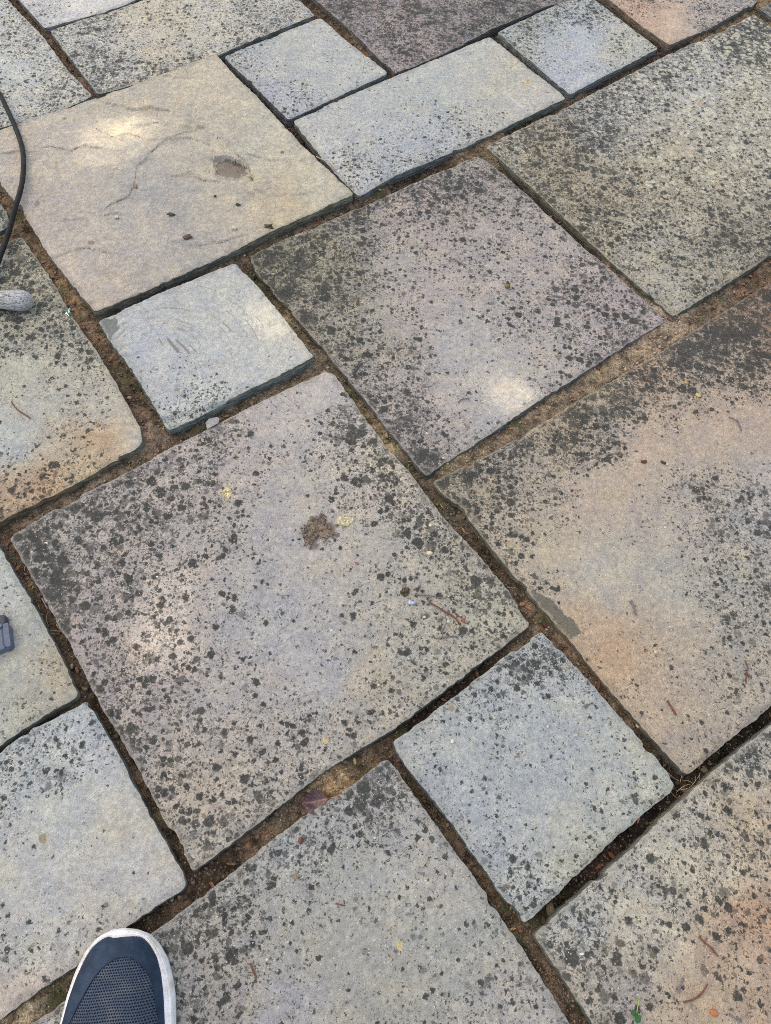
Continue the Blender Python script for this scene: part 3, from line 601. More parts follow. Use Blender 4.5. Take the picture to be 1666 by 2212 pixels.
def outer_paving():
    """the same kind of paving going on all round, outside the picture"""
    o0 = wp(22, 1163) - (AD + BD) * .008; M_ = .302; R_ = 9
    free = np.zeros((2 * R_, 2 * R_), bool)
    for i in range(-R_, R_):
        for j in range(-R_, R_):
            sa, sb = np.meshgrid(np.linspace(.03, .97, 7), np.linspace(.03, .97, 7))
            p = o0 + ((i + sa.ravel()) * M_)[:, None] * AD + ((j + sb.ravel()) * M_)[:, None] * BD
            if p[:, 1].min() < -1.6 or np.hypot(*(p.mean(0) - (0, .8))) > 2.6: continue
            u, v = proj(p[:, 0], p[:, 1]); inside = (u > -25) & (u < 1691) & (v > -25) & (v < 2237) & (p[:, 1] > -.6)
            hit = any((poly_sd(p[:, 0], p[:, 1], l_[::6]) < .004).any() for l_ in LOOPS)
            free[i + R_, j + R_] = not (inside.any() or hit)
    used = ~free; V, Fc, A = [], [], []
    g_ = np.random.default_rng(5)
    for i in range(2 * R_):
        for j in range(2 * R_):
            if used[i, j]: continue
            w, h = 1, 1
            if i + 1 < 2 * R_ and j + 1 < 2 * R_ and not used[i:i + 2, j:j + 2].any() and g_.random() < .7: w = h = 2
            elif j + 1 < 2 * R_ and not used[i, j + 1]: h = 2
            used[i:i + w, j:j + h] = True
            a0, a1 = (i - R_) * M_ + .009, (i - R_ + w) * M_ - .009; b0, b1 = (j - R_) * M_ + .009, (j - R_ + h) * M_ - .009
            z = g_.uniform(-.003, .003); c = lin([(180, 182, 176), (172, 168, 164), (186, 176, 158), (168, 172, 178)][g_.integers(4)]) * KS; l_ = g_.uniform(.25, .7)
            b = len(V)
            for zz, ins in ((-.055, 0), (z - .003, 0), (z, .003)):
                for (x, y) in ((a0 + ins, b0 + ins), (a1 - ins, b0 + ins), (a1 - ins, b1 - ins), (a0 + ins, b1 - ins)):
                    p = o0 + x * AD + y * BD; V.append((p[0], p[1], zz)); A.append((*c, l_, .02 if ins else 0.0, 0.0 if zz > -.01 else 1.0))
            for k_ in range(2):
                for m_ in range(4): Fc.append((b + 4 * k_ + m_, b + 4 * k_ + (m_ + 1) % 4, b + 4 * k_ + 4 + (m_ + 1) % 4, b + 4 * k_ + 4 + m_)[::-1])
            Fc.append((b + 8, b + 9, b + 10, b + 11)[::-1])
    A = np.array(A); n_ = len(V)
    o = mesh('patio_paving', V, Fc, STONE, None, None, False, dict(base=A[:, :3], lich=A[:, 3], edge=A[:, 4], side=A[:, 5], mask=np.zeros(n_), mcol=A[:, :3], grain=np.ones(n_) * .6, spot=np.ones(n_) * .7, pale=np.zeros(n_)))
    tag(o, kind='structure')
outer_paving()

# ------------------------------------------------------------------ ground in the joints, one sheet
J = [(20, 430, 150, 115, 70, -.012), (100, 560, 145, 112, 72, -.012), (150, 650, 172, 128, 68, -.010), (200, 740, 146, 110, 72, -.013), (260, 850, 120, 92, 66, -.018), (330, 950, 148, 116, 88, -.018), (200, 1030, 140, 118, 92, -.020), (60, 1110, 140, 116, 88, -.020), (10, 1150, 128, 98, 74, -.020),
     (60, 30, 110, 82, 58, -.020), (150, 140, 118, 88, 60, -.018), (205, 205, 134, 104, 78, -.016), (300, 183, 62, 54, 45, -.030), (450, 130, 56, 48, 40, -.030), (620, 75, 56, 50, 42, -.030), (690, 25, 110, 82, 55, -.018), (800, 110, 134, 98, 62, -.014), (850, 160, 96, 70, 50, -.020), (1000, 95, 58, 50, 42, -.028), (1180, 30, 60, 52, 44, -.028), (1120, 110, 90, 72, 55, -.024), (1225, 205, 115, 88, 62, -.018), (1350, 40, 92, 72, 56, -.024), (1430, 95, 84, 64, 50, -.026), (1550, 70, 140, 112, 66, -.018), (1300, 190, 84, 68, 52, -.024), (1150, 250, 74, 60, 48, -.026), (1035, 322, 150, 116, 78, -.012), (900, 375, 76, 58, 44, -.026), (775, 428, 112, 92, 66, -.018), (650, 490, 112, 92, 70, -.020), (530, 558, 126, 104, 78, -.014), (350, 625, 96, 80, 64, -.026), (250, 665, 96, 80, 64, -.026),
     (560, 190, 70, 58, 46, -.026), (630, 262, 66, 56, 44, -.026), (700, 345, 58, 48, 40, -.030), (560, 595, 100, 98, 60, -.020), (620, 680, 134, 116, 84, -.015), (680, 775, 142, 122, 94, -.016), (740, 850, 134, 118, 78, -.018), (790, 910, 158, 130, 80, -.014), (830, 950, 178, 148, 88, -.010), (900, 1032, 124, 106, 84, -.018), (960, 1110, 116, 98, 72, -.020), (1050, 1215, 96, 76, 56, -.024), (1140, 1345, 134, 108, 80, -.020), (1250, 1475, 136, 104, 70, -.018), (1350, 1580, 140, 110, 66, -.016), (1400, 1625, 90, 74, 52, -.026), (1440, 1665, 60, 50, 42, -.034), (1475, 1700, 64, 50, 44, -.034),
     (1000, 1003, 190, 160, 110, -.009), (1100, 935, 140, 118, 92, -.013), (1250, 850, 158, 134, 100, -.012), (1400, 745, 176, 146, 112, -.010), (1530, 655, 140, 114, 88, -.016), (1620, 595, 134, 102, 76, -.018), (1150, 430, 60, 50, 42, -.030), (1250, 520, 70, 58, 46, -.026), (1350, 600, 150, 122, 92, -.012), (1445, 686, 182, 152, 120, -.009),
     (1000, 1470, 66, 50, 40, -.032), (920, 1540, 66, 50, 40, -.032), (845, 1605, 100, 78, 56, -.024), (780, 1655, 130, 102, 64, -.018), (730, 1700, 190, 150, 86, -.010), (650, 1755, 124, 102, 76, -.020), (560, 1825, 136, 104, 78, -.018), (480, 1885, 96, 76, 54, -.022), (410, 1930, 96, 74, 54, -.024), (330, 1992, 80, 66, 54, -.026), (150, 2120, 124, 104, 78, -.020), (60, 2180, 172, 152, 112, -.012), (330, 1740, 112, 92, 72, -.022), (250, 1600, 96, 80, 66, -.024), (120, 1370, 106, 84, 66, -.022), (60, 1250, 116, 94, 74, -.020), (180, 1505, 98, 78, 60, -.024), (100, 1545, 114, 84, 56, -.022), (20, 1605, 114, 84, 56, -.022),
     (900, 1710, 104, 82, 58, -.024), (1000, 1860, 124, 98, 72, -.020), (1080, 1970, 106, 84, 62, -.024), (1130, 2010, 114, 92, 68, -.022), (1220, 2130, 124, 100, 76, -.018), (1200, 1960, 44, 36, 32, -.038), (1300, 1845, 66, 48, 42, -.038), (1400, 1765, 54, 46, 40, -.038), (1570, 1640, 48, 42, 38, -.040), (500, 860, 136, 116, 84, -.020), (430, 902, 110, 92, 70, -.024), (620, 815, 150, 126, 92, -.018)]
fx = np.arange(-1.42, 1.30, 0.0055); fy = np.arange(-0.42, 2.45, 0.0055)
outer = np.array([0.05, 0.15, 0.4, 1, 2.5, 6, 14, 30, 60, 120.0])
gx = np.concatenate([fx[0] - outer[::-1], fx, fx[-1] + outer]); gy = np.concatenate([fy[0] - outer[::-1], fy, fy[-1] + outer])
GX, GY = np.meshgrid(gx, gy)
DXg, DYg = proj(GX, np.clip(GY, -0.45, 2.6), -0.02)
jv = blend(DXg + 10 * fbm(GX, GY, 30, 3, 71), DYg + 10 * fbm(GX, GY, 30, 3, 73), J, 2.0, 14)
rocky = np.abs(fbm(GX, GY, 35, 4, 77, 0.6))
GZ = jv[..., 3] * 0.62 - 0.004 + 0.010 * fbm(GX, GY, 26, 4, 75) + 0.005 * fbm(GX, GY, 90, 3, 79, 0.7) + 0.003 * rocky
far = (GX < fx[0]) | (GX > fx[-1]) | (GY < fy[0]) | (GY > fy[-1])
GZ = np.where(far, -0.035, GZ)
gi = np.arange(GX.size).reshape(GX.shape)
gq = np.stack([gi[:-1, :-1], gi[:-1, 1:], gi[1:, 1:], gi[1:, :-1]], -1).reshape(-1, 4)
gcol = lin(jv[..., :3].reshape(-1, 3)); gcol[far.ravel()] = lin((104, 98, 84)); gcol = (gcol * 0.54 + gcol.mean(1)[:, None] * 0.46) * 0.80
damp = np.clip(0.5 + 1.2 * fbm(GX, GY, 5, 3, 83), 0, 1).ravel()
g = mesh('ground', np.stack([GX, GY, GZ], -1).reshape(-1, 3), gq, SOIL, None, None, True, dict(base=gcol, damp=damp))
tag(g, kind='structure')
def ground_z(x, y):
    i = np.clip(((y - fy[0]) / 0.0055).astype(int) + 10, 0, len(gy) - 1); j = np.clip(((x - fx[0]) / 0.0055).astype(int) + 10, 0, len(gx) - 1)
    return GZ[i, j]
def in_joint(x, y, margin=0.001):
    ok = np.ones(x.shape, bool)
    for lp in LOOPS:
        bb = (x > lp[:, 0].min() - .02) & (x < lp[:, 0].max() + .02) & (y > lp[:, 1].min() - .02) & (y < lp[:, 1].max() + .02) & ok
        if bb.any():
            ii = np.where(bb)[0]; d = poly_sd(x[ii], y[ii], lp[::2]); ok[ii[d < margin]] = False
    return ok

#MORE
# ------------------------------------------------------------------ tree that shades the patio (stands outside the picture)
def shade_tree():
    random = __import__('random').Random(21); rng = np.random.default_rng(22)
    H = 8.2
    c0 = wp(800, 1050)
    cen = np.array([c0[0] + SD.x / SD.z * H, c0[1] + 0.1 + SD.y / SD.z * H, H])
    root = empty('shade_tree', (cen[0] - .5, cen[1] + .6, -0.03))
    tag(root, 'tall broad leaved tree standing outside the picture, its crown shading the patio', 'tree')
    bark = simple('bark', (0.10, 0.075, 0.055), 0.9, 0.3, 12, 0.02, stretch=(3, 3, .6))
    # trunk and limbs
    Vs, Fs = [], []
    def limb(p0, p1, r0, r1, bend=.3, n=10, seg=10):
        p0, p1 = np.array(p0, float), np.array(p1, float); b = rng.normal(0, bend, 3)
        base = len(Vs)
        for i in range(n + 1):
            t = i / n; p = p0 + (p1 - p0) * t + b * sin(pi * t); r = r0 + (r1 - r0) * t
            for s in range(seg):
                a = 2 * pi * s / seg; Vs.append((p[0] + r * cos(a), p[1] + r * sin(a), p[2]))
        for i in range(n):
            for s in range(seg):
                q = base + i * seg; Fs.append((q + s, q + (s + 1) % seg, q + seg + (s + 1) % seg, q + seg + s))
    bx, by = root.location.x, root.location.y
    limb((bx, by, -.1), (bx + .2, by - .2, 5.2), .24, .14, .12, 16, 14)
    for i in range(9):
        a = 2 * pi * i / 9 + .3; rr = 1.5 + .7 * random.random()
        limb((bx + .2, by - .2, 4.4 + .12 * i), (cen[0] + rr * cos(a), cen[1] + rr * sin(a), H - .1 + .5 * random.random()), .07, .015, .2, 10, 7)
    mesh('trunk', Vs, Fs, bark, root)
    # leaves: dense, except along the paths of the sun flecks
    holes = []
    # sun flecks on the slabs, each from its own gap between the leaves: picture place and size of the gap
    FL = [(232, 290, .007), (272, 288, .008), (322, 282, .004), (196, 340, .006), (236, 350, .005), (430, 312, .002), (185, 8, .003), (490, 45, .003), (700, 322, .002), (358, 1285, .005), (345, 1370, .008), (352, 1405, .006), (1080, 846, .006), (1112, 862, .006), (1022, 786, .002), (873, 1921, .002), (590, 690, .004)]
    for (x, y, h_) in FL:
        p = wp(x, y); holes.append((p[0], p[1], h_))
    holes = np.array(holes)
    NL = 42000
    R = 2.35
    a = rng.uniform(0, 2 * pi, NL); rr = R * np.sqrt(rng.uniform(0, 1, NL))
    P0 = np.stack([cen[0] + rr * np.cos(a), cen[1] + rr * np.sin(a), H + rng.uniform(-.75, .75, NL) * np.sqrt(np.clip(1 - (rr / R) ** 2, .15, 1))], 1)
    size = rng.uniform(.030, .052, NL)
    d1 = rng.normal(0, 1, (NL, 3)); d1[:, 2] *= .35; d1 /= np.linalg.norm(d1, axis=1)[:, None]
    up = np.array(SD) * 1.0 + rng.normal(0, .38, (NL, 3)); d2 = np.cross(up, d1); d2 /= np.linalg.norm(d2, axis=1)[:, None]
    tips = np.array([(1.35, 0), (.35, .75), (-.55, .62), (-1.15, 0), (-.55, -.62), (.35, -.75)])
    V = P0[:, None, :] + size[:, None, None] * (tips[None, :, :1] * d1[:, None, :] + tips[None, :, 1:] * d2[:, None, :])
    V[:, 0] -= np.array([0, 0, .012]); V[:, 3] -= np.array([0, 0, .008])
    G2 = V[..., :2] - V[..., 2:3] * np.array([SD.x / SD.z, SD.y / SD.z])     # where each leaf's shadow lands
    gc = G2.mean(1); keep = np.ones(NL, bool)
    for hx, hy, hr in holes:
        near = np.where(np.hypot(gc[:, 0] - hx, gc[:, 1] - hy) < hr + .09)[0]
        for i in near:
            if poly_sd(np.array([hx]), np.array([hy]), [tuple(p) for p in G2[i]])[0] < hr: keep[i] = False
    V = V[keep]; n = len(V)
    base = np.arange(n)[:, None] * 6
    Fq = np.concatenate([base + np.array([0, 1, 2, 3]), base + np.array([0, 3, 4, 5])])
    t = NT('tree_leaf')
    P = t.n('NewGeometry').outputs['Position']
    c = t.mix(t.noise(P, 6, 3), (0.035, 0.075, 0.02), (0.08, 0.13, 0.035))
    crown = mesh('crown', V.reshape(-1, 3), Fq, t.done(c, .6), root, smooth=False)
shade_tree()

# ------------------------------------------------------------------ small shapes
def tube(pts, rad, seg=8, jit=0.0, seed=0, smooth_n=1):
    pts = [np.array(p, float) for p in pts]
    for _ in range(smooth_n):                                   # corner cutting
        q = [pts[0]]
        for a, b in zip(pts[:-1], pts[1:]): q += [a * .75 + b * .25, a * .25 + b * .75]
        pts = q + [pts[-1]]
    n = len(pts); r_ = np.interp(np.linspace(0, 1, n), np.linspace(0, 1, len(rad)), rad) if hasattr(rad, '__len__') else np.full(n, rad)
    g_ = np.random.default_rng(seed); V, Fc = [], []
    for i, p in enumerate(pts):
        t = pts[min(i + 1, n - 1)] - pts[max(i - 1, 0)]; t /= np.linalg.norm(t) + 1e-9
        a = np.cross(t, (0, 0, 1.0)); a /= np.linalg.norm(a) + 1e-9; b = np.cross(a, t)
        for s in range(seg):
            th = 2 * pi * s / seg; rr = r_[i] * (1 + jit * g_.normal())
            V.append(p + rr * (cos(th) * a + sin(th) * b))
    for i in range(n - 1):
        for s in range(seg): q = i * seg; Fc.append((q + s, q + (s + 1) % seg, q + seg + (s + 1) % seg, q + seg + s))
    Fc.append(tuple(range(seg - 1, -1, -1))); Fc.append(tuple(range((n - 1) * seg, n * seg)))
    return V, Fc
def g3(x, y, z=0.0, up=0.0): p = wp(x, y, z); return np.array([p[0], p[1], z + up])

PHI = (1 + 5 ** .5) / 2
ICO_V = np.array([(-1, PHI, 0), (1, PHI, 0), (-1, -PHI, 0), (1, -PHI, 0), (0, -1, PHI), (0, 1, PHI), (0, -1, -PHI), (0, 1, -PHI), (PHI, 0, -1), (PHI, 0, 1), (-PHI, 0, -1), (-PHI, 0, 1)]) / math.hypot(1, PHI)
ICO_F = [(0, 11, 5), (0, 5, 1), (0, 1, 7), (0, 7, 10), (0, 10, 11), (1, 5, 9), (5, 11, 4), (11, 10, 2), (10, 7, 6), (7, 1, 8), (3, 9, 4), (3, 4, 2), (3, 2, 6), (3, 6, 8), (3, 8, 9), (4, 9, 5), (2, 4, 11), (6, 2, 10), (8, 6, 7), (9, 8, 1)]
def ico2():
    V = [tuple(v) for v in ICO_V]; mid = {}; Fc = []
    def m(a, b):
        k = (min(a, b), max(a, b))
        if k not in mid:
            p = (np.array(V[a]) + np.array(V[b])); p /= np.linalg.norm(p); V.append(tuple(p)); mid[k] = len(V) - 1
        return mid[k]
    for a, b, c in ICO_F:
        x, y, z = m(a, b), m(b, c), m(c, a); Fc += [(a, x, z), (b, y, x), (c, z, y), (x, y, z)]
    return np.array(V), Fc
ICO2_V, ICO2_F = ico2()

# ------------------------------------------------------------------ loose grit and leaf litter in the joints (uncountable)
grit_mat = simple('grit_stone', (0, 0, 0), 0.9, 0.25, 500, 0.0006, 0.2, attr='base')
def scatter(n, box=(-1.15, 1.0, -0.2, 2.2)):
    x, y = rng.uniform(box[0], box[1], n), rng.uniform(box[2], box[3], n)
    u, v = proj(x, y, -0.02); ok = (u > -60) & (u < 1730) & (v > -60) & (v < 2290)
    x, y = x[ok], y[ok]; ok = in_joint(x, y)
    return x[ok], y[ok]
gxs, gys = scatter(130000)
gzs = ground_z(gxs, gys)
n = len(gxs)
rad = rng.lognormal(math.log(0.0013), 0.48, n).clip(.0005, .0045)
sh = 1 + rng.normal(0, .22, (n, 12)); sq = np.stack([rng.uniform(.7, 1.2, n), rng.uniform(.7, 1.2, n), rng.uniform(.5, .9, n)], 1)
V = ICO_V[None] * sh[..., None] * sq[:, None, :] * rad[:, None, None] + np.stack([gxs, gys, gzs + rad * .3], 1)[:, None, :]
Fq = (np.arange(n)[:, None, None] * 12 + np.array(ICO_F)[None]).reshape(-1, 3)
pal = lin(np.array([(120, 100, 78), (96, 78, 60), (150, 128, 98), (74, 60, 50), (62, 52, 44), (108, 92, 80), (170, 152, 124), (84, 70, 54)]))
u, v = proj(gxs, gys, -.02)
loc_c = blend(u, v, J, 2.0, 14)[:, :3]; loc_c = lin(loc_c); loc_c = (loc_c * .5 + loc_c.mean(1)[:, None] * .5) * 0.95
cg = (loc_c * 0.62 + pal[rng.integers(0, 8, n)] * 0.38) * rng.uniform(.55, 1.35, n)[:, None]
o = mesh('joint_grit', V.reshape(-1, 3), Fq, grit_mat, None, None, False, dict(base=np.repeat(cg, 12, 0)))
tag(o, 'loose brown grit and sand lying in the joints between the slabs', 'grit', kind='stuff')

litter_mat = simple('leaf_litter', (0, 0, 0), 0.75, 0.3, 260, 0.0008, 0.3, attr='base')
LW = [(1200, 1960, 3.2), (1260, 1880, 3.2), (1320, 1820, 3), (1400, 1760, 1.2), (1000, 1470, 2.4), (920, 1540, 2.4), (1100, 1390, 1.6), (100, 1330, 1.6), (130, 1400, 1.5), (100, 1545, 2.2), (30, 1600, 2.2), (1140, 1340, 1.0), (430, 900, .8), (700, 345, .4), (1300, 190, .3), (150, 140, .2), (600, 650, .3), (1570, 1640, .6), (560, 1825, .3), (900, 1032, .4), (150, 650, .05), (1000, 1860, .3), (250, 1600, 1.2), (1220, 2130, .2), (1250, 850, .3), (850, 160, .3), (400, 1930, .5), (340, 950, .05), (780, 1650, .5)]
lx, ly = scatter(60000)
u, v = proj(lx, ly, -.02); dens = blend(u, v, LW, 2.0, 20)[:, 0]
k_ = rng.uniform(0, 1, len(lx)) < dens * 0.085
lx, ly = lx[k_], ly[k_]; lz = ground_z(lx, ly); n = len(lx)
th = rng.uniform(0, 2 * pi, n); Ls = rng.uniform(.0025, .0075, n); Ws = Ls * rng.uniform(.16, .5, n); tilt = rng.normal(0, .35, n); curl = rng.uniform(-.3, .5, n)
prof = [(-1, 0, 0), (-.45, .8, .2), (.35, .9, .25), (1, 0, 0), (.35, -.9, .25), (-.45, -.8, .2)]
V = np.zeros((n, 6, 3))
for i, (a, b, c) in enumerate(prof):
    px, py = a * Ls, b * Ws
    V[:, i, 0] = lx + px * np.cos(th) - py * np.sin(th); V[:, i, 1] = ly + px * np.sin(th) + py * np.cos(th)
    V[:, i, 2] = lz + .0028 + px * np.sin(tilt) + curl * c * Ls
base = np.arange(n)[:, None] * 6
top = V.copy(); bot = V.copy(); bot[..., 2] -= .0004
VV = np.concatenate([top.reshape(-1, 3), bot.reshape(-1, 3)])
Fq = np.concatenate([base + np.array([0, 5, 2 + 0, 1])[None] * 1, base + np.array([5, 4, 3, 2]), 6 * n + base + np.array([1, 2, 5, 0]), 6 * n + base + np.array([2, 3, 4, 5])])
lp_ = lin(np.array([(132, 82, 56), (108, 66, 50), (92, 62, 48), (156, 100, 68), (74, 54, 46), (140, 112, 80), (60, 46, 40), (104, 78, 58), (112, 62, 54)]))
cl_ = lp_[rng.integers(0, 9, n)] * rng.uniform(.6, 1.25, n)[:, None]
o = mesh('leaf_litter', VV, Fq, litter_mat, None, None, False, dict(base=np.tile(np.repeat(cl_, 6, 0), (2, 1))))
tag(o, 'rust brown scraps of leaf litter fallen into the joints', 'leaf litter', kind='stuff')

# fine dry roots and grass threads at the joint corner on the right and elsewhere
V, Fc = [], []
def thread(x, y, L_, a, r_=.00035, z=None):
    b = len(V); p = wp(x, y, -.02); z0 = float(ground_z(np.array([p[0]]), np.array([p[1]]))[0]) + .003 if z is None else z
    c_ = random.uniform(-.6, .6); P0 = []
    for i in range(5):
        t = i / 4; aa = a + c_ * t
        P0.append((p[0] + L_ * t * cos(aa), p[1] + L_ * t * sin(aa), z0 + .004 * sin(pi * t) + .002))
    v, f = tube(P0, r_, 4); V.extend(v); Fc.extend([tuple(q + b for q in ff) for ff in f])
for _ in range(20): thread(1475 + random.gauss(0, 32), 1697 + random.gauss(0, 14), random.uniform(.01, .03), random.uniform(0, 6.3))
for _ in range(26): thread(100 + random.gauss(0, 26), 1350 + random.gauss(0, 60), random.uniform(.008, .022), random.uniform(0, 6.3))
for _ in range(10): thread(888 + random.gauss(0, 14), 1000 + random.gauss(0, 30), random.uniform(.01, .025), random.uniform(0, 6.3))
for _ in range(12): thread(1080 + random.gauss(0, 30), 1240 + random.gauss(0, 40), random.uniform(.01, .02), random.uniform(0, 6.3))
o = mesh('dry_roots', V, Fc, simple('dry_root', lin((168, 150, 118)), .8, .3, 100, .0005))
tag(o, 'fine dry roots and grass threads tangled in the joints', 'roots', kind='stuff')

# ------------------------------------------------------------------ twigs
brown = simple('twig_bark_brown', lin((104, 68, 56)), .75, .35, 500, .0006)
red = simple('twig_bark_red', lin((104, 66, 60)), .7, .3, 500, .0005)
greyt = simple('twig_bark_grey', lin((104, 96, 100)), .8, .35, 500, .0006)
def twig(label, pts, r_, mat, z=.0, side=None, grp=None):
    zz = z + r_ * .9 + .0012
    P0 = [g3(x, y, zz, .0008 * (i % 2)) for i, (x, y) in enumerate(pts)]
    org = P0[0].copy()
    v, f = tube(P0, [r_ * 1.1, r_ * .8, r_ * 1.0, r_ * .7], 7, .12, int(pts[0][0]), 1)
    if side:
        for s_ in side:
            q = [g3(x, y, zz, .001 * i) for i, (x, y) in enumerate(s_)]
            v2, f2 = tube(q, [r_ * .6, r_ * .45], 6, .12, 3); b = len(v); v = list(v) + list(v2); f = f + [tuple(i + b for i in ff) for ff in f2]
    o = mesh('twig', v, f, mat, None, org); tag(o, label, 'twig', grp or 'twigs fallen on the patio'); return o
twig('rusty red bent twig lying on the yellowish slab at the left edge', [(25, 867), (31, 878), (40, 887), (54, 896), (67, 904)], .0011, red, side=[[(34, 882), (30, 873)]])
twig('thin grey twig lying above the red twig near the right corner of the central slab', [(899, 1285), (925, 1286), (945, 1290), (966, 1292)], .0010, greyt, side=[[(902, 1285), (900, 1277)], [(935, 1288), (950, 1292), (958, 1293)]])
twig('long dark red twig lying below the grey twig on the central slab', [(928, 1301), (945, 1311), (962, 1321), (982, 1333), (996, 1350)], .0014, red, side=[[(930, 1303), (926, 1298)]])
t_ = twig('short brown stalk with a red bud at its end on the central slab', [(980, 1321), (990, 1330), (1000, 1337), (1006, 1348)], .0008, brown)
V_, F_ = ICO2_V * np.array([.0026, .0042, .0022]), ICO2_F
V_ = V_ @ np.array([[cos(.5), sin(.5), 0], [-sin(.5), cos(.5), 0], [0, 0, 1]]) + g3(1001, 1340, .003)
b_ = mesh('bud', V_, F_, simple('bud_red', lin((146, 70, 64)), .55, .25, 400, .0004)); b_.parent = t_; b_.location = -t_.location
twig('dark straight twig lowest of the twigs near the right corner of the central slab', [(942, 1380), (958, 1377), (972, 1375), (988, 1374)], .0010, greyt)
twig('hair thin dark stem standing across the end of the lowest twig on the central slab', [(966, 1337), (962, 1350), (957, 1364), (955, 1378)], .0006, greyt)
twig('short grey knotty twig in the middle of the sandy slab', [(1364, 1297), (1367, 1308), (1371, 1318), (1375, 1329)], .0016, greyt, side=[[(1366, 1301), (1358, 1299)], [(1369, 1312), (1374, 1309)]])
twig('upright reddish twig near the right edge of the photo on the sandy slab', [(1610, 1426), (1615, 1440), (1615, 1452), (1611, 1465), (1612, 1477)], .0011, red)
twig('short thick brown twig near the lower corner of the sandy slab', [(1442, 1513), (1448, 1524), (1455, 1534), (1460, 1545)], .0016, brown)
twig('forked grey twig on the upper part of the sandy slab', [(1575, 901), (1586, 905), (1594, 911), (1599, 921), (1602, 931)], .0012, greyt, side=[[(1590, 908), (1597, 916), (1590, 905)]])
twig('little dark twig beside the bright fleck on the pinkish slab', [(990, 869), (998, 862), (1014, 861)], .0011, greyt)
twig('small grey twig in the upper middle of the pinkish slab', [(973, 559), (985, 562), (1005, 575)], .0011, greyt)
twig('thin twig near the right side of the pinkish slab', [(1255, 615), (1268, 621), (1286, 626)], .0010, greyt)
twig('short dark brown twig on the green grey slab right of the shoe', [(540, 2081), (545, 2091), (549, 2100), (555, 2113)], .0015, brown)
twig('tiny brown twig above the middle of the green grey bottom slab', [(725, 1952), (735, 1954), (746, 1957)], .0009, brown)
twig('wavy purple brown twig on the brownish corner slab', [(1511, 2023), (1520, 2034), (1532, 2043), (1541, 2054), (1552, 2066)], .0013, brown, z=.004)
twig('curved red brown twig below the wavy one on the corner slab', [(1477, 2165), (1492, 2162), (1506, 2155), (1518, 2144), (1529, 2125)], .0013, red, z=.004)
twig('grey split twig piece left of the curved red one on the corner slab', [(1477, 2113), (1472, 2124), (1468, 2136), (1467, 2146)], .0014, greyt, z=.004)
twig('faint grey twig at the bottom edge of the corner slab', [(1576, 2192), (1590, 2200), (1603, 2208)], .0012, greyt, z=.004)
twig('pale pinkish stalk bridging the joint beside the beige slab', [(683, 338), (700, 347), (715, 355), (720, 362), (720, 370)], .0011, simple('stalk_pale', lin((158, 132, 122)), .7, .2), z=.004)
twig('short twig in the shade of the largest joint left of the central slab', [(91, 1292), (97, 1304), (104, 1316)], .0012, simple('stalk_mauve', lin((120, 100, 104)), .7, .3), z=-.008)
twig('thin weed stem with a tiny dark leaf in the sandy joint under the pinkish slab', [(1040, 957), (1052, 952), (1066, 944), (1078, 934)], .0007, brown, z=-.004)

# ------------------------------------------------------------------ pebbles and crumbs lying on the slabs
def pebble(label, x, y, sx, sy, col, cat='pebble', name='pebble', z=0.0, flat=.6, rot=0.0, rough=.8, sd=0, grp='pebbles and crumbs on the slabs', amp=.22):
    g_ = np.random.default_rng(int(x * 7 + y) + sd)
    sc_m = (.86 * 1.12 / (1600 * .89)) * (np.linalg.norm([*wp(x, y), CAM_H]) / CAM_H)      # metres per picture unit there
    R_ = np.array([sx, sy, (sx + sy) * .5 * flat]) * sc_m
    N_ = ICO2_V * (1 + amp * g_.normal(size=(len(ICO2_V), 1)) * .5)
    q = N_ * R_; c_, s_ = cos(rot), sin(rot)
    q = np.stack([q[:, 0] * c_ - q[:, 1] * s_, q[:, 0] * s_ + q[:, 1] * c_, q[:, 2]], 1)
    org = g3(x, y, z); q = q + org + np.array([0, 0, R_[2] * .55])
    m_ = simple(name + '_surface', lin(col) * .8, rough, .22, 600, .0006)
    o = mesh(name, q, ICO2_F, m_, None, org, True); tag(o, label, cat, grp); return o
pebble('cream pebble near the right side of the central slab', 928, 1196, 7, 5, (214, 200, 172))
pebble('small cream pebble between the two upper corners of the central slab', 930, 1135, 4, 4, (222, 212, 190))
pebble('round cream grain below the grey twig on the central slab', 917, 1333, 3, 3, (228, 216, 186))
pebble('pale grey pebble at the foot of the red twig on the central slab', 969, 1343, 4.5, 4.5, (196, 198, 190))
pebble('bluish white stone chip left of the twigs on the central slab', 889, 1303, 9, 5.5, (178, 188, 208), 'stone chip', 'stone_chip', amp=.5)
pebble('white pebble on the small blue grey slab', 977, 1602, 4, 4, (226, 220, 200))
pebble('white grain at the left corner of the central slab', 101, 1173, 3, 2, (230, 228, 220))
pebble('cream pebble on the lower part of the beige slab', 507, 494, 6, 5, (206, 196, 176), z=.007)
pebble('small cream pebble left of the middle of the beige slab', 253, 470, 4.5, 4, (204, 194, 174), z=.007)
pebble('dark brown curled leaf crumb on the beige slab', 406, 515, 8, 6, (108, 84, 72), 'leaf scrap', 'leaf_crumb', z=.007, amp=.7, rot=.5)
pebble('dark crumb above the brown leaf crumb on the beige slab', 371, 466, 6, 4, (72, 68, 60), 'crumb', 'dirt_crumb', z=.007, amp=.7)
pebble('tiny black crumb in the middle of the beige slab', 465, 424, 3, 2.5, (60, 58, 52), 'crumb', 'dirt_crumb', z=.007)
pebble('brown crumbs near the lower right edge of the beige slab', 581, 490, 8, 4, (96, 84, 70), 'crumb', 'dirt_crumb', z=.007, amp=.8)
pebble('little green moss crumb on the right half of the beige slab', 515, 443, 5, 3, (70, 80, 58), 'moss', 'moss_crumb', z=.007, amp=.7)
pebble('rusty crumb on the ledge of the beige slab', 294, 404, 3, 6, (160, 122, 96), 'leaf scrap', 'leaf_crumb', z=.007, rot=.4)
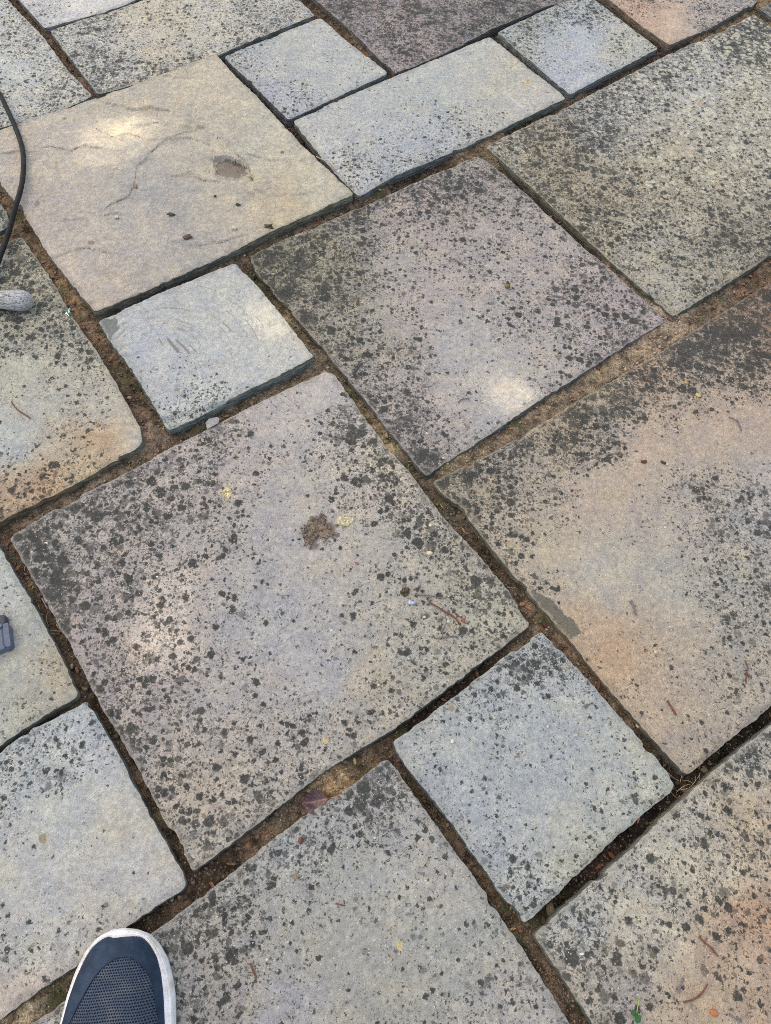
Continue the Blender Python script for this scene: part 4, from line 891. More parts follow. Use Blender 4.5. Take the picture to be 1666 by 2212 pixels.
pebble('grey white pebble in the joint beside the grey oblong slab', 733, 373, 5, 6, (190, 190, 192), z=-.004)
pebble('pale pebble in the dark joint beside the sandy slab', 1378, 1568, 5, 5, (190, 178, 150), z=-.012)
pebble('brown round stone stuck in the black joint under the blue grey slab', 1188, 1964, 9, 13, (120, 108, 88), z=-.03, flat=.8)
pebble('flat brown pebble nearest the corner in the black joint at the right', 1478, 1706, 7, 8, (110, 92, 82), z=-.028)
pebble('grey brown pebble in the black joint right of the sandy corner', 1520, 1664, 8, 6, (120, 106, 92), z=-.026)
pebble('yellow leaf fleck near the top of the sandy slab', 1508, 854, 6, 5, (204, 176, 118), 'leaf scrap', 'leaf_crumb', flat=.25, amp=.4)
pebble('tan fleck left of the yellow one on the sandy slab', 1483, 827, 6, 3, (178, 148, 104), 'leaf scrap', 'leaf_crumb', flat=.25, amp=.4)
pebble('dark red brown seed in the middle of the sandy slab', 1391, 998, 7, 4, (104, 64, 52), 'seed', 'seed', rot=.2)
pebble('white crumb beside a dark fragment on the sandy slab', 1441, 1003, 3, 2.5, (220, 214, 204))
pebble('dark fragment beside the white crumb on the sandy slab', 1433, 1000, 6, 3, (70, 62, 58), 'crumb', 'dirt_crumb', rot=-.5)
pebble('orange seed husk near the bottom edge of the corner slab', 1542, 2187, 8, 5, (190, 116, 76), 'seed', 'seed_husk', z=.004, rot=-.4)
pebble('white plastic crumb on the brownish corner slab', 1257, 2061, 5, 2.2, (216, 226, 236), 'crumb', 'plastic_crumb', z=.004)
pebble('small pinkish red leaf scrap right of the brown mud patch', 771, 1217, 6, 3, (160, 98, 84), 'leaf scrap', 'leaf_crumb', rot=-.4, flat=.3)
pebble('reddish husk by the joint left of the green grey bottom slab', 650, 1816, 5, 6, (112, 72, 62), 'seed', 'seed_husk')
pebble('tiny pale pebble on the dark lower part of the pinkish slab', 923, 937, 4, 3.5, (196, 186, 170))
pebble('yellow green moss tuft on the pinkish slab', 1096, 620, 6, 5, (128, 112, 62), 'moss', 'moss_crumb', amp=.8)
pebble('white pebble in the soil at the left corner of the central slab', 36, 1175 - 8, 5, 4, (214, 206, 192), z=-.012)
for i, (x, y, s_, c_) in enumerate([(613, 1052, 4, (206, 190, 150)), (1245, 1588, 3, (210, 190, 160)), (1437, 1140, 3, (220, 214, 200)), (716, 1362, 3, (220, 216, 206)), (553, 1389, 3, (212, 208, 196)), (818, 1480, 3, (214, 204, 184)), (1168, 1440, 4, (150, 140, 120)), (1183, 1570, 3, (216, 206, 186)), (1416, 1409, 4, (206, 198, 178)), (1435, 1468, 4, (190, 176, 150)), (1227, 1441, 5, (160, 142, 118)), (1083, 1640, 3, (186, 166, 140)), (1152, 1763, 3, (196, 176, 150)), (810, 1810, 3, (212, 204, 184)), (577, 2073, 3, (220, 212, 190)), (1042, 868, 3, (210, 200, 184)), (958, 990, 3, (206, 196, 176)), (340, 1246, 2.5, (224, 222, 214))]):
    where = ['left of the yellow lichen spot', 'near the upper right edge of the blue grey slab', 'in the middle of the sandy slab', 'in the clear part of the central slab', 'left of the centre of the central slab', 'near the lower right edge of the central slab', 'at the top corner of the blue grey slab', 'in the dark dots at the upper edge of the blue grey slab', 'on the orange part of the sandy slab', 'below the orange part of the sandy slab', 'beside the joint above the blue grey slab', 'on the left half of the blue grey slab', 'right of the centre of the blue grey slab', 'at the upper corner of the green grey bottom slab', 'beside the shoe', 'near the bright fleck on the pinkish slab', 'at the bottom corner of the pinkish slab', 'amid the dark blotches left on the central slab'][i]
    pebble('tiny pale grain ' + where, x, y, s_, s_ * .85, c_, 'pebble', 'pebble', z=0 if x else 0)

# ------------------------------------------------------------------ black cable
def cable():
    c = [(-150, 60), (-70, 130), (-20, 185), (2, 207), (20, 245), (37, 282), (50, 318), (56, 352), (54, 400), (48, 432), (40, 462), (31, 488), (18, 520), (7, 548), (-4, 580), (-30, 640), (-90, 700), (-180, 740)]
    up = [.012, .012, .012, .010, .009, .009, .009, .010, .011, .014, .016, .012, .007, .006, .006, .006, .006, .006]
    P0 = [g3(x, y, .006, u_) for (x, y), u_ in zip(c, up)]
    org = g3(20, 245, 0)
    t = NT('cable_rubber')
    P = t.n('TexCoord').outputs['Object']
    n1 = t.noise(P, 60, 5, .7)
    col = t.mix(t.ramp(n1, .45, .7), (.008, .009, .011), (.026, .026, .028))
    m_ = t.done(col, .62, t.bump(n1, .0006, .6), Specular_IOR_Level=.18)
    v, f = tube(P0, .0052, 14, .012, 3, 3)
    o = mesh('cable', v, f, m_, None, org); tag(o, 'dusty black rubber cable curving over the beige slab at the left edge', 'cable')
cable()

# ------------------------------------------------------------------ weathered wooden tool handle
def handle():
    z = .020
    tip = g3(71, 650, z); back = g3(-40, 646, z)
    d = back - tip; d[2] = 0; d /= np.linalg.norm(d); sdv = np.array([-d[1], d[0], 0])
    root = empty('hand_brush', tuple(g3(40, 650, 0)))
    tag(root, 'weathered grey wooden handle with a rounded end poking in at the left edge', 'hand brush')
    prof = [(0, .0), (.0006, .004), (.002, .0085), (.005, .0130), (.010, .0170), (.016, .0192), (.024, .0202), (.034, .0200), (.046, .0188), (.060, .0170), (.080, .0152), (.105, .0140), (.130, .0145), (.150, .0150)]
    V, Fc, seg = [], [], 28
    for i, (s_, r_) in enumerate(prof):
        for k in range(seg):
            a = 2 * pi * k / seg
            V.append(tip + d * s_ + sdv * r_ * cos(a) + np.array([0, 0, r_ * .96 * sin(a)]))
    for i in range(len(prof) - 1):
        for k in range(seg): q = i * seg; Fc.append((q + k, q + seg + k, q + seg + (k + 1) % seg, q + (k + 1) % seg))
    ang = math.atan2(d[1], d[0])
    t = NT('weathered_wood')
    P = t.n('TexCoord').outputs['Object']
    mp = t.n('Mapping'); t.put(mp.inputs[0], P); mp.inputs['Rotation'].default_value = (0, 0, -ang)
    Q = t.VM('MULTIPLY', mp.outputs[0], (10, 150, 150))
    Q = t.VM('ADD', Q, t.VM('SCALE', t.noise(P, 22, 3, .5, col=True), sc_=1.6))
    ln = t.noise(Q, 2.4, 3, .6); ln2 = t.noise(Q, 8.0, 4, .7)
    crack = t.ramp(t.M('ABSOLUTE', t.M('SUBTRACT', ln, .5)), .0, .022)
    col = t.mix(t.ramp(ln2, .3, .7), (.26, .255, .26), (.56, .55, .55))
    col = t.mix(t.ramp(t.noise(P, 35, 4, .6), .5, .7), col, t.mix(1.0, col, (1.0, .9, .78), 'MULTIPLY'))
    col = t.mix(t.M('SUBTRACT', 1.0, crack), col, (.09, .08, .075))
    hh = t.M('ADD', t.M('MULTIPLY', ln2, .5), crack)
    wood = t.done(col, .82, t.bump(hh, .0014, .9))
    mesh('handle', V, Fc, wood, root)
    fer = simple('ferrule_metal', lin((120, 118, 112)), .45, .25, 80, .0004, .6)
    Vf, Ff = tube([tip + d * .149, tip + d * .185], .0165, 24, 0, 0, 0); mesh('ferrule', Vf, Ff, fer, root)
    # brush stock and bristles, outside the picture
    c = tip + d * .26; hx, hy, hz = .08, .022, .012
    Vb = []
    for (a, b, e) in [(-1, -1, -1), (1, -1, -1), (1, 1, -1), (-1, 1, -1), (-1, -1, 1), (1, -1, 1), (1, 1, 1), (-1, 1, 1)]:
        w = 1 - .15 * (e > 0); Vb.append(c + d * hx * a * w + sdv * hy * b * w + np.array([0, 0, .012 + hz * e]))
    mesh('stock', Vb, [(0, 3, 2, 1), (4, 5, 6, 7), (0, 1, 5, 4), (1, 2, 6, 5), (2, 3, 7, 6), (3, 0, 4, 7)], wood, root, smooth=False)
    Vr, Fr = [], []
    for i in range(26):
        for j in range(7):
            p = c + d * (-.07 + .14 * i / 25) + sdv * (-.018 + .036 * j / 6); l = random.uniform(-.002, .002)
            v, f = tube([p + np.array([0, 0, .002]), p + sdv * l + np.array([0, 0, -.016])], .0012, 4, 0, 0, 0); b = len(Vr); Vr.extend(v); Fr.extend([tuple(q + b for q in ff) for ff in f])
    mesh('bristles', Vr, Fr, simple('bristle', lin((80, 66, 50)), .8, .3, 100, .0003), root)
handle()

# ------------------------------------------------------------------ blue grey plastic clamp body
def rbox(cx, cy, hx, hy, z0, z1, ang, r=.004, inset=.0, seg=4):
    """rounded box standing on z0; returns verts, faces"""
    V, Fc = [], []
    ring = []
    for (sx, sy, a0) in ((1, 1, 0), (-1, 1, 90), (-1, -1, 180), (1, -1, 270)):
        for k in range(seg + 1):
            a = radians(a0 + 90 * k / seg); ring.append((sx * (hx - r) + r * cos(a), sy * (hy - r) + r * sin(a)))
    m = len(ring); c_, s_ = cos(ang), sin(ang)
    lv = [(z0, 1.0), (z1 - .0022, 1.0), (z1 - .0007, .985), (z1, .955)]
    for z, k in lv:
        for (x, y) in ring:
            x2, y2 = x * k, y * k; V.append((cx + x2 * c_ - y2 * s_, cy + x2 * s_ + y2 * c_, z))
    for i in range(len(lv) - 1):
        for k in range(m): q = i * m; Fc.append((q + k, q + (k + 1) % m, q + m + (k + 1) % m, q + m + k))
    Fc.append(tuple((len(lv) - 1) * m + k for k in range(m))); Fc.append(tuple(m - 1 - k for k in range(m)))
    return V, Fc
def clamp():
    # picture corners of the visible end: (22,1338) upper right, (30,1398) lower right
    zt = .016
    a, b = wp(17, 1342, zt), wp(24, 1397, zt)
    ax = b - a; Ly = np.hypot(*ax); ay = ax / Ly; axx = np.array([ay[1], -ay[0]])
    if axx @ (wp(0, 1370) - wp(40, 1370)) > 0: outv = axx
    else: outv = -axx
    ang = math.atan2(outv[1], outv[0])
    c = (a + b) / 2 + outv * .055
    root = empty('plastic_clamp', (c[0], c[1], 0)); tag(root, 'blue grey plastic clamp body with a raised rim at the left edge', 'plastic clamp')
    mt = simple('plastic_blue_grey', lin((78, 90, 108)) * .95, .5, .16, 120, .0004, .45)
    md = simple('plastic_panel', lin((88, 100, 116)) * .9, .55, .12, 90, .0004, .4)
    dk = simple('plastic_dark', lin((46, 52, 64)), .5, .2, 90, .0004, .4)
    # rim built as four bars round a recessed panel
    hx, hy = .055, Ly / 2
    def bar(name, x0, x1, y0, y1, z0, z1, m_, r=.0018):
        cx, cy = (x0 + x1) / 2, (y0 + y1) / 2; c_, s_ = cos(ang), sin(ang)
        V, Fc = rbox(c[0] + cx * c_ - cy * s_, c[1] + cx * s_ + cy * c_, abs(x1 - x0) / 2, abs(y1 - y0) / 2, z0, z1, ang, r); return mesh(name, V, Fc, m_, root, smooth=False)
    bar('body', -hx, hx, -hy, hy, .001, .0125, mt, .006)
    bar('panel', -hx + .010, hx - .01, -hy + .0085, hy - .0065, .0118, .0135, md, .002)
    for n_, q in (('rim', (-hx, -hx + .008, -hy + .001, hy - .001)), ('rim', (hx - .008, hx, -hy + .001, hy - .001)), ('rim', (-hx + .0081, hx - .0081, -hy, -hy + .0065)), ('rim', (-hx + .0081, hx - .0081, hy - .0065, hy))):
        bar(n_, *q, .0124, zt, mt, .002)
    far = -1 if (c + np.array([-sin(ang), cos(ang)]) * -1)[1] > c[1] else 1
    y_ = far * hy
    bar('jaw', -hx + .004, hx - .01, min(y_, y_ + far * .016), max(y_, y_ + far * .016), .001, .0115, dk, .005)
clamp()

# ------------------------------------------------------------------ shoe
def shoe():
    zs, zu = .012, .030
    # measured half of the shoe: outer sole edge (at zs) and inner sole edge (at zu); rest continues to the heel
    outer = [(134, 2212), (150, 2147), (168, 2095), (192, 2051), (220, 2021), (248, 2008), (274, 2004), (300, 2007), (326, 2017), (346, 2039), (362, 2071), (372, 2111), (378, 2149), (379, 2212)]
    inner = [(143, 2212), (160, 2155), (180, 2101), (200, 2056), (226, 2032), (246, 2026), (268, 2023), (292, 2021), (310, 2023), (325, 2041), (339, 2071), (347, 2107), (351, 2149), (354, 2212)]
    O = np.array([wp(x, y, zs) for x, y in outer]); I = np.array([wp(x, y, zu) for x, y in inner])
    ax = (wp(274, 2004, zs) - wp(258, 2212, zs)); ax /= np.hypot(*ax)           # towards the toe
    sx = np.array([ax[1], -ax[0]])                                               # to the shoe's right
    toe = wp(274, 2004, zs)
    def loc(p): q = p - toe; return np.stack([q @ sx, -(q @ ax)], -1)            # (across, back from the toe)
    Ol, Il = loc(O), loc(I)
    backO = np.array([(.048, .12), (.046, .15), (.040, .18), (.036, .21), (.036, .24), (.034, .265), (.024, .283), (.006, .290), (-.014, .288), (-.032, .275), (-.042, .25), (-.046, .22), (-.052, .18), (-.060, .15)])
    # keep the back smooth by starting from the measured ends
    eR, eL = Ol[-1], Ol[0]
    ctrR = [(eR[0] + .000, eR[1] + .02), (eR[0] - .004, .15), (eR[0] - .014, .18), (eR[0] - .019, .215), (eR[0] - .020, .25), (eR[0] - .027, .275), (eR[0] - .045, .291)]
    ctrL = [(eL[0] + .028, .291), (eL[0] + .012, .276), (eL[0] + .006, .25), (eL[0] + .004, .215), (eL[0] + .000, .18), (eL[0] - .001, .15), (eL[0] - .001, eL[1] + .02)]
    def closed(l, k): return np.concatenate([l, np.array([(x - k if x > 0 else x + k, y - k * (y > .27)) for x, y in ctrR + ctrL])])
    def smooth(P, n=120):
        d = np.hypot(*(np.roll(P, -1, 0) - P).T); s_ = np.r_[0, np.cumsum(d)]; Q = np.concatenate([P, P[:1]]); t = np.linspace(0, s_[-1], n, endpoint=False)
        R = np.stack([np.interp(t, s_, Q[:, 0]), np.interp(t, s_, Q[:, 1])], 1)
        for _ in range(3): R = R * .5 + (np.roll(R, 1, 0) + np.roll(R, -1, 0)) * .25
        return R
    # pair inner and outer by angle round the shoe's middle
    OC, IC = smooth(closed(Ol, 0), 600), smooth(closed(Il, .007), 600)
    mid = np.array([0.002, .13])
    def byang(C, n=144):
        a = np.arctan2(C[:, 0] - mid[0], -(C[:, 1] - mid[1])); o_ = np.argsort(a); a, C = a[o_], C[o_]
        # even spacing along the outline
        th = TH; return np.stack([np.interp(th, a, C[:, 0], period=2 * pi), np.interp(th, a, C[:, 1], period=2 * pi)], 1)
    a_ = np.arctan2(OC[:, 0] - mid[0], -(OC[:, 1] - mid[1])); a_ = np.sort(a_); TH = a_[::4]
    Oc, Ic = byang(OC), byang(IC); n = len(TH)
    def W3(L, z): return np.concatenate([toe + L[:, :1] * sx - L[:, 1:2] * ax, np.full((len(L), 1), z) if np.isscalar(z) else np.asarray(z)[:, None]], 1)
    root = empty('shoe', (*(toe - ax * .14), 0))
    tag(root, 'navy blue knitted trainer with a white rubber sole at the bottom edge', 'shoe')
    def ringmesh(name, R, mat, cap=False, smooth_=True):
        V = np.concatenate(R); Fc = []
        for i in range(len(R) - 1):
            for k in range(n): q = i * n; Fc.append((q + k, q + (k + 1) % n, q + n + (k + 1) % n, q + n + k))
        if cap: Fc.append(tuple(range(n - 1, -1, -1)))
        return mesh(name, V, Fc, mat, root, smooth=smooth_)
    lerp = lambda a, b, t: a * (1 - t) + b * t
    # spring of the toe and a bumper that climbs the tip
    back = Oc[:, 1]; tipw = np.clip(1 - back / .03, 0, 1) ** 1.2
    spring = .010 * np.clip(1 - back / .06, 0, 1) ** 2
    groove = .0
    white = NT('sole_rubber')
    P = white.n('TexCoord').outputs['Object']
    d1 = white.noise(P, 45, 6, .7); d2 = white.noise(P, 260, 4, .7)
    cw = white.mix(white.ramp(d1, .42, .72), (.74, .74, .76), (.52, .47, .41))
    cw = white.mix(white.ramp(d2, .55, .75), cw, white.mix(1.0, cw, (.75, .72, .68), 'MULTIPLY'))
    wm = white.done(cw, .55, white.bump(d2, .0004, .6), Specular_IOR_Level=.4)
    Ic = Ic + (Oc - Ic) * np.where(Ic[:, :1] < -.012, .48, .14)
    inward = lambda C, k: C + (mid - C) / np.linalg.norm(mid - C, axis=1)[:, None] * k
    R = [W3(inward(Oc, .012), spring * .5 + .0005), W3(inward(Oc, .003), spring + .0015), W3(Oc, spring + .006), W3(inward(Oc, -.0004), zs + spring), W3(inward(Oc, .0008), .020 + spring * .8), W3(lerp(Oc, Ic, .22), .0240 + spring * .8), W3(lerp(Oc, Ic, .42), .0268 + spring * .7),
         W3(lerp(Oc, Ic, .50), .0262 + spring * .7), W3(lerp(Oc, Ic, .56), .0274 + spring * .7), W3(lerp(Oc, Ic, .85), .0290 + spring * .6), W3(Ic, .0300 + .004 * tipw), W3(inward(Ic, .002), .0302 + .0045 * tipw), W3(inward(Ic, .004), .028)]
    ringmesh('sole', R, wm, True)
    # upper: height over the inner outline
    def hgt(L):
        """height of the upper at local points: from the distance to the inner edge and the way back from the toe"""
        dist = np.full(len(L), 9.0)
        for i in range(0, n):
            a, b = Ic[i], Ic[(i + 1) % n]; ab = b - a; t = np.clip(((L - a) @ ab) / (ab @ ab + 1e-12), 0, 1)
            dist = np.minimum(dist, np.linalg.norm(L - a - t[:, None] * ab, axis=1))
        hb = np.interp(L[:, 1], [.0, .02, .05, .09, .12, .15, .18, .29], [.026, .028, .031, .036, .046, .058, .062, .062])
        wdt = np.interp(L[:, 1], [0, .05, .12, .29], [.034, .040, .044, .040])
        return .029 + hb * (1 - (1 - np.clip(dist / wdt, 0, 1)) ** 2.1) ** .72
    knit = NT('knit_fabric')
    P = knit.n('TexCoord').outputs['Object']
    mp = knit.n('Mapping'); knit.put(mp.inputs[0], P); mp.inputs['Rotation'].default_value = (0, 0, -math.atan2(sx[1], sx[0]))
    warp = knit.VM('SCALE', knit.VM('SUBTRACT', knit.noise(P, 30, 3, .5, col=True), (.5, .5, .5)), sc_=.004)
    Q = knit.VM('ADD', mp.outputs[0], warp)
    sxz = knit.n('SeparateXYZ'); knit.put(sxz.inputs[0], Q)
    X1, Y1 = sxz.outputs[0], sxz.outputs[1]
    row = knit.M('FLOOR', knit.M('DIVIDE', Y1, .0030))
    xs = knit.M('ADD', knit.M('DIVIDE', X1, .0030), knit.M('MULTIPLY', row, .5))
    fx_ = knit.M('SUBTRACT', knit.M('FRACT', xs), .5); fy_ = knit.M('SUBTRACT', knit.M('FRACT', knit.M('DIVIDE', Y1, .0030)), .5)
    dd = knit.M('SQRT', knit.M('ADD', knit.M('MULTIPLY', knit.M('MULTIPLY', fx_, fx_), 1.0), knit.M('MULTIPLY', knit.M('MULTIPLY', fy_, fy_), 1.4)))
    hole = knit.ramp(dd, .20, .44)
    fz = knit.noise(P, 900, 3, .7)
    dust = knit.ramp(knit.noise(P, 26, 5, .65), .50, .72)
    thr = knit.mix(knit.ramp(fz, .3, .7), (.024, .036, .060), (.075, .100, .140))
    thr = knit.mix(knit.M('MULTIPLY', dust, .40), thr, (.15, .155, .155))
    kc = knit.mix(hole, (.005, .007, .013), thr)
    km = knit.done(kc, .92, knit.bump(knit.M('ADD', hole, knit.M('MULTIPLY', fz, .3)), .0012, .8), Specular_IOR_Level=.15)
    cap = NT('toe_cap_leather')
    P = cap.n('TexCoord').outputs['Object']
    n1 = cap.noise(P, 40, 6, .65); n2 = cap.noise(P, 500, 3, .7)
    c1 = cap.mix(cap.ramp(n1, .35, .75), (.009, .020, .042), (.026, .050, .088))
    c1 = cap.mix(cap.M('MULTIPLY', cap.ramp(n1, .62, .76), .5), c1, (.10, .105, .105))
    cm = cap.done(c1, cap.ramp(n1, .3, .7, .52, .7), cap.bump(n2, .0004, .5), Specular_IOR_Level=.22)
    def grid(name, A, B, m_, z_off, K=26, z_skirt=None):
        """surface between two outlines A and B lying on the upper"""
        rows = []
        for j in range(K + 1):
            L = lerp(A, B, j / K); rows.append(W3(L, hgt(L) + z_off))
        V = np.concatenate(rows); a = len(A); Fc = [(i * a + k, i * a + k + 1, (i + 1) * a + k + 1, (i + 1) * a + k) for i in range(K) for k in range(a - 1)]
        return mesh(name, V, Fc, m_, root)
    # knitted upper: full surface from the edge to the collar line
    cc0 = np.array([-.004, .205])
    collar = np.stack([cc0[0] + .027 * np.sin(TH) * 1.0, cc0[1] - .052 * np.cos(TH)], 1)
    K = 60; rows = []
    for j in range(K + 1):
        L = lerp(Ic, collar, (j / K)); z = hgt(L)
        wcol = np.clip((j / K - .6) / .4, 0, 1)
        z = z + wcol ** 2 * .022 * np.clip((L[:, 1] - .13) / .1, 0, 1)
        rows.append(W3(L, z))
    inner_ = [W3(inward(collar, .003), rows[-1][:, 2] - .002), W3(inward(collar, .004), rows[-1][:, 2] - .03), W3(inward(collar, .002), np.full(n, .034))]
    V = np.concatenate(rows + inner_); RR = len(rows) + 3
    Fc = [(i * n + k, i * n + (k + 1) % n, (i + 1) * n + (k + 1) % n, (i + 1) * n + k) for i in range(RR - 1) for k in range(n)]
    Fc.append(tuple((RR - 1) * n + k for k in range(n)))
    mesh('upper', V, Fc, km, root)
    # smooth toe cap: between the inner edge and the arc of the vamp
    va = [(148, 2216), (168, 2176), (190, 2136), (208, 2106), (224, 2088), (245, 2072), (268, 2066), (288, 2070), (305, 2086), (320, 2108), (328, 2140), (334, 2180), (340, 2216)]
    arc = loc(np.array([wp(x, y, .055) for x, y in va]))
    sel = Ic[(Ic[:, 1] < .1135)]; a_ = np.arctan2(sel[:, 0] - mid[0], -(sel[:, 1] - mid[1])); sel = sel[np.argsort(a_)]
    edge_ = resample(sel, 60); arc_ = resample(arc, 60)
    for _ in range(2): arc_[1:-1] = arc_[1:-1] * .5 + (arc_[2:] + arc_[:-2]) * .25
    if edge_[0][0] > 0: edge_ = edge_[::-1]
    grid('toe_cap', edge_, arc_, cm, .0011, 22)
    # seam line along the arc
    Ls = arc_; P3 = W3(Ls, hgt(Ls) + .0012); v, f = tube(list(P3), .0006, 6, 0, 0, 0); mesh('seam', v, f, cm, root)
    # tongue and laces, behind the picture's edge
    lc_ = simple('lace_cotton', lin((205, 205, 210)), .85, .15, 300, .0004)
    tg = []
    for j in range(9):
        y = .125 + .05 * j / 8
        for k in range(7): tg.append((-.004 + (.019) * (k / 3 - 1), y))
    L = np.array(tg); z = hgt(L) + .003 + .012 * np.clip((L[:, 1] - .15) / .03, 0, 1)
    mesh('tongue', W3(L, z), [(i * 7 + k, i * 7 + k + 1, (i + 1) * 7 + k + 1, (i + 1) * 7 + k) for i in range(8) for k in range(6)], km, root)
    for j in range(4):
        y = .128 + .011 * j; sgn = 1 if j % 2 else -1
        Lp = np.array([(-.027, y - .003 * sgn), (-.014, y), (-.004, y + .001), (.006, y), (.019, y + .003 * sgn)])
        v, f = tube(list(W3(Lp, hgt(Lp) + .0055)), .0022, 8, 0, 0, 2); mesh('lace', v, f, lc_, root)
shoe()

# ------------------------------------------------------------------ brown mud patch on the central slab
def film(name, label, cat, outline, h, col, z=0.0, cell=.0018, sd=5, jitter=2.0, col2=None, lumps=90):
    pts = [tuple(p) for p in outline]; xs, ys = [p[0] for p in pts], [p[1] for p in pts]
    wl = [wp(x, y, z) for x, y in pts]; x0, x1 = min(p[0] for p in wl) - .004, max(p[0] for p in wl) + .004; y0, y1 = min(p[1] for p in wl) - .004, max(p[1] for p in wl) + .004
    gx_, gy_ = np.arange(x0, x1, cell), np.arange(y0, y1, cell); X, Y = np.meshgrid(gx_, gy_)
    jw = .020 if name == 'mud_patch' else .0032
    sdm = -poly_sd(X + jw * fbm(X, Y, 120, 4, sd, .75), Y + jw * fbm(X, Y, 120, 4, sd + 3, .75), [tuple(p) for p in wl])
    H_ = h * np.clip(sdm / .0035, 0, 1) ** .7 * (.55 + .9 * vnoise(X * lumps * 3, Y * lumps * 3, sd + 7)) * (.7 + .6 * vnoise(X * lumps, Y * lumps, sd + 9))
    ins = sdm > -.0004; idx = -np.ones(X.shape, int); idx[ins] = np.arange(ins.sum())
    V = np.stack([X[ins], Y[ins], z + .0012 + H_[ins]], 1); V[sdm[ins] < .0006, 2] = z - .0006
    q = np.stack([idx[:-1, :-1], idx[:-1, 1:], idx[1:, 1:], idx[1:, :-1]], -1).reshape(-1, 4); q = q[(q >= 0).all(1)]
    t = NT(name + '_surface'); P = t.n('TexCoord').outputs['Object']
    n1, n2 = t.noise(P, 130, 6, .75), t.noise(P, 520, 4, .75)
    c = t.mix(t.ramp(n1, .38, .62), tuple(lin(col) * .62), tuple(lin(col2 or col) * 1.0))
    c = t.mix(t.ramp(n2, .35, .65), t.mix(1.0, c, (.6, .58, .56), 'MULTIPLY'), t.mix(1.0, c, (1.3, 1.3, 1.25), 'MULTIPLY'))
    org = np.array([(x0 + x1) / 2, (y0 + y1) / 2, z])
    o = mesh(name, V, q, t.done(c, .95, t.bump(n2, .001, .8), Specular_IOR_Level=.15), None, org); tag(o, label, cat); return o
film('mud_patch', 'ragged patch of dried brown mud on the central slab', 'mud patch', [(656, 1133), (672, 1122), (690, 1116), (694, 1109), (702, 1112), (698, 1121), (708, 1128), (711, 1138), (728, 1139), (728, 1152), (716, 1162), (708, 1168), (690, 1171), (675, 1174), (666, 1186), (660, 1187), (658, 1160)], .0013, (98, 84, 74), z=-.0006, col2=(128, 114, 102), cell=.0011)
film('moss_cushion', 'round dark brown moss cushion above the bluish stone chip on the central slab', 'moss', [(866, 1270), (874, 1267), (883, 1270), (886, 1278), (882, 1288), (874, 1290), (866, 1286), (864, 1278)], .004, (72, 62, 50), z=.0, sd=45, col2=(112, 98, 80), lumps=220, cell=.0011)
film('yellow_lichen', 'pale yellow crusty lichen rosette right of the mud patch', 'lichen', [(733, 1116), (748, 1112), (754, 1122), (763, 1118), (766, 1126), (758, 1132), (752, 1138), (738, 1138), (734, 1128)], .0026, (186, 178, 148), z=.0, sd=15, col2=(214, 206, 174), lumps=160, cell=.0012)
film('lichen_crust', 'round ochre lichen crust above left of the mud patch', 'lichen', [(482, 1054), (492, 1050), (500, 1058), (503, 1066), (496, 1078), (486, 1078), (480, 1066)], .0006, (184, 168, 128), z=-.0004, sd=25, col2=(206, 192, 150), lumps=60, cell=.0014)

# ------------------------------------------------------------------ dead purple leaf in the joint
def dead_leaf():
    base_, tip_ = np.array([712, 1724.0]), np.array([652, 1736.0])
    up = [(0, 0), (.10, .10), (.24, .26), (.42, .36), (.60, .36), (.78, .28), (.90, .16), (1.0, .03)]
    V, Fc, cols = [], [], []
    n, m = 26, 9; org = g3(682, 1728, 0)
    d = g3(*tip_, 0)[:2] - g3(*base_, 0)[:2]; L = np.hypot(*d); d /= L; s_ = np.array([-d[1], d[0]])
    for i in range(n + 1):
        t = i / n; w = np.interp(t, [q[0] for q in up], [q[1] for q in up]) * L * (1.08 + .10 * (i % 2))
        for j in range(-m, m + 1):
            f_ = j / m
            p = g3(*base_, 0)[:2] + d * (t * L - .10 * abs(f_) * w * (1 - t)) + s_ * f_ * w * (1.15 if f_ > 0 else .85)
            z = .003 + .009 * abs(f_) ** 1.5 * (w / L / .36) + .004 * sin(t * 7 + f_ * 2) * .6 + .0010 * sin((t * 9 + abs(f_) * 2.2) * 2 * pi) * abs(f_)
            if f_ > .55: z += -.006 * (f_ - .55) / .45
            V.append((p[0], p[1], z - .006))
            vein = max(math.exp(-(f_ / .07) ** 2), .75 * math.exp(-((((t - .30 * abs(f_)) * 7) % 1 - .5) / .09) ** 2) * (abs(f_) < .9))
            cols.append(lin((72, 50, 54)) * (1 - vein) + lin((124, 94, 84)) * vein if t > .25 else lin((96, 58, 48)) * (1 - vein) + lin((170, 124, 88)) * vein)
    k = 2 * m + 1
    for i in range(n):
        for j in range(k - 1): Fc.append((i * k + j, i * k + j + 1, (i + 1) * k + j + 1, (i + 1) * k + j))
    b = len(V); V2 = [(x, y, z - .0004) for x, y, z in V]; Fc += [tuple(q + b for q in reversed(f)) for f in list(Fc)]
    m_ = simple('dead_leaf_surface', (0, 0, 0), .42, .22, 240, .0006, .45, attr='base')
    root = mesh('dead_leaf', V + V2, Fc, m_, None, org, True, dict(base=np.array(cols + cols)))
    tag(root, 'purple brown dead leaf with pale veins lying in the ochre joint', 'leaf')
    st_ = [g3(712, 1724, -.001), g3(722, 1723, .003), g3(735, 1725, .004)]
    v, f = tube(st_, .0006, 6, 0, 0, 1); o = mesh('stalk', v, f, simple('leaf_stalk', lin((150, 110, 84)), .6, .2)); o.parent = root; o.location = -root.location
dead_leaf()

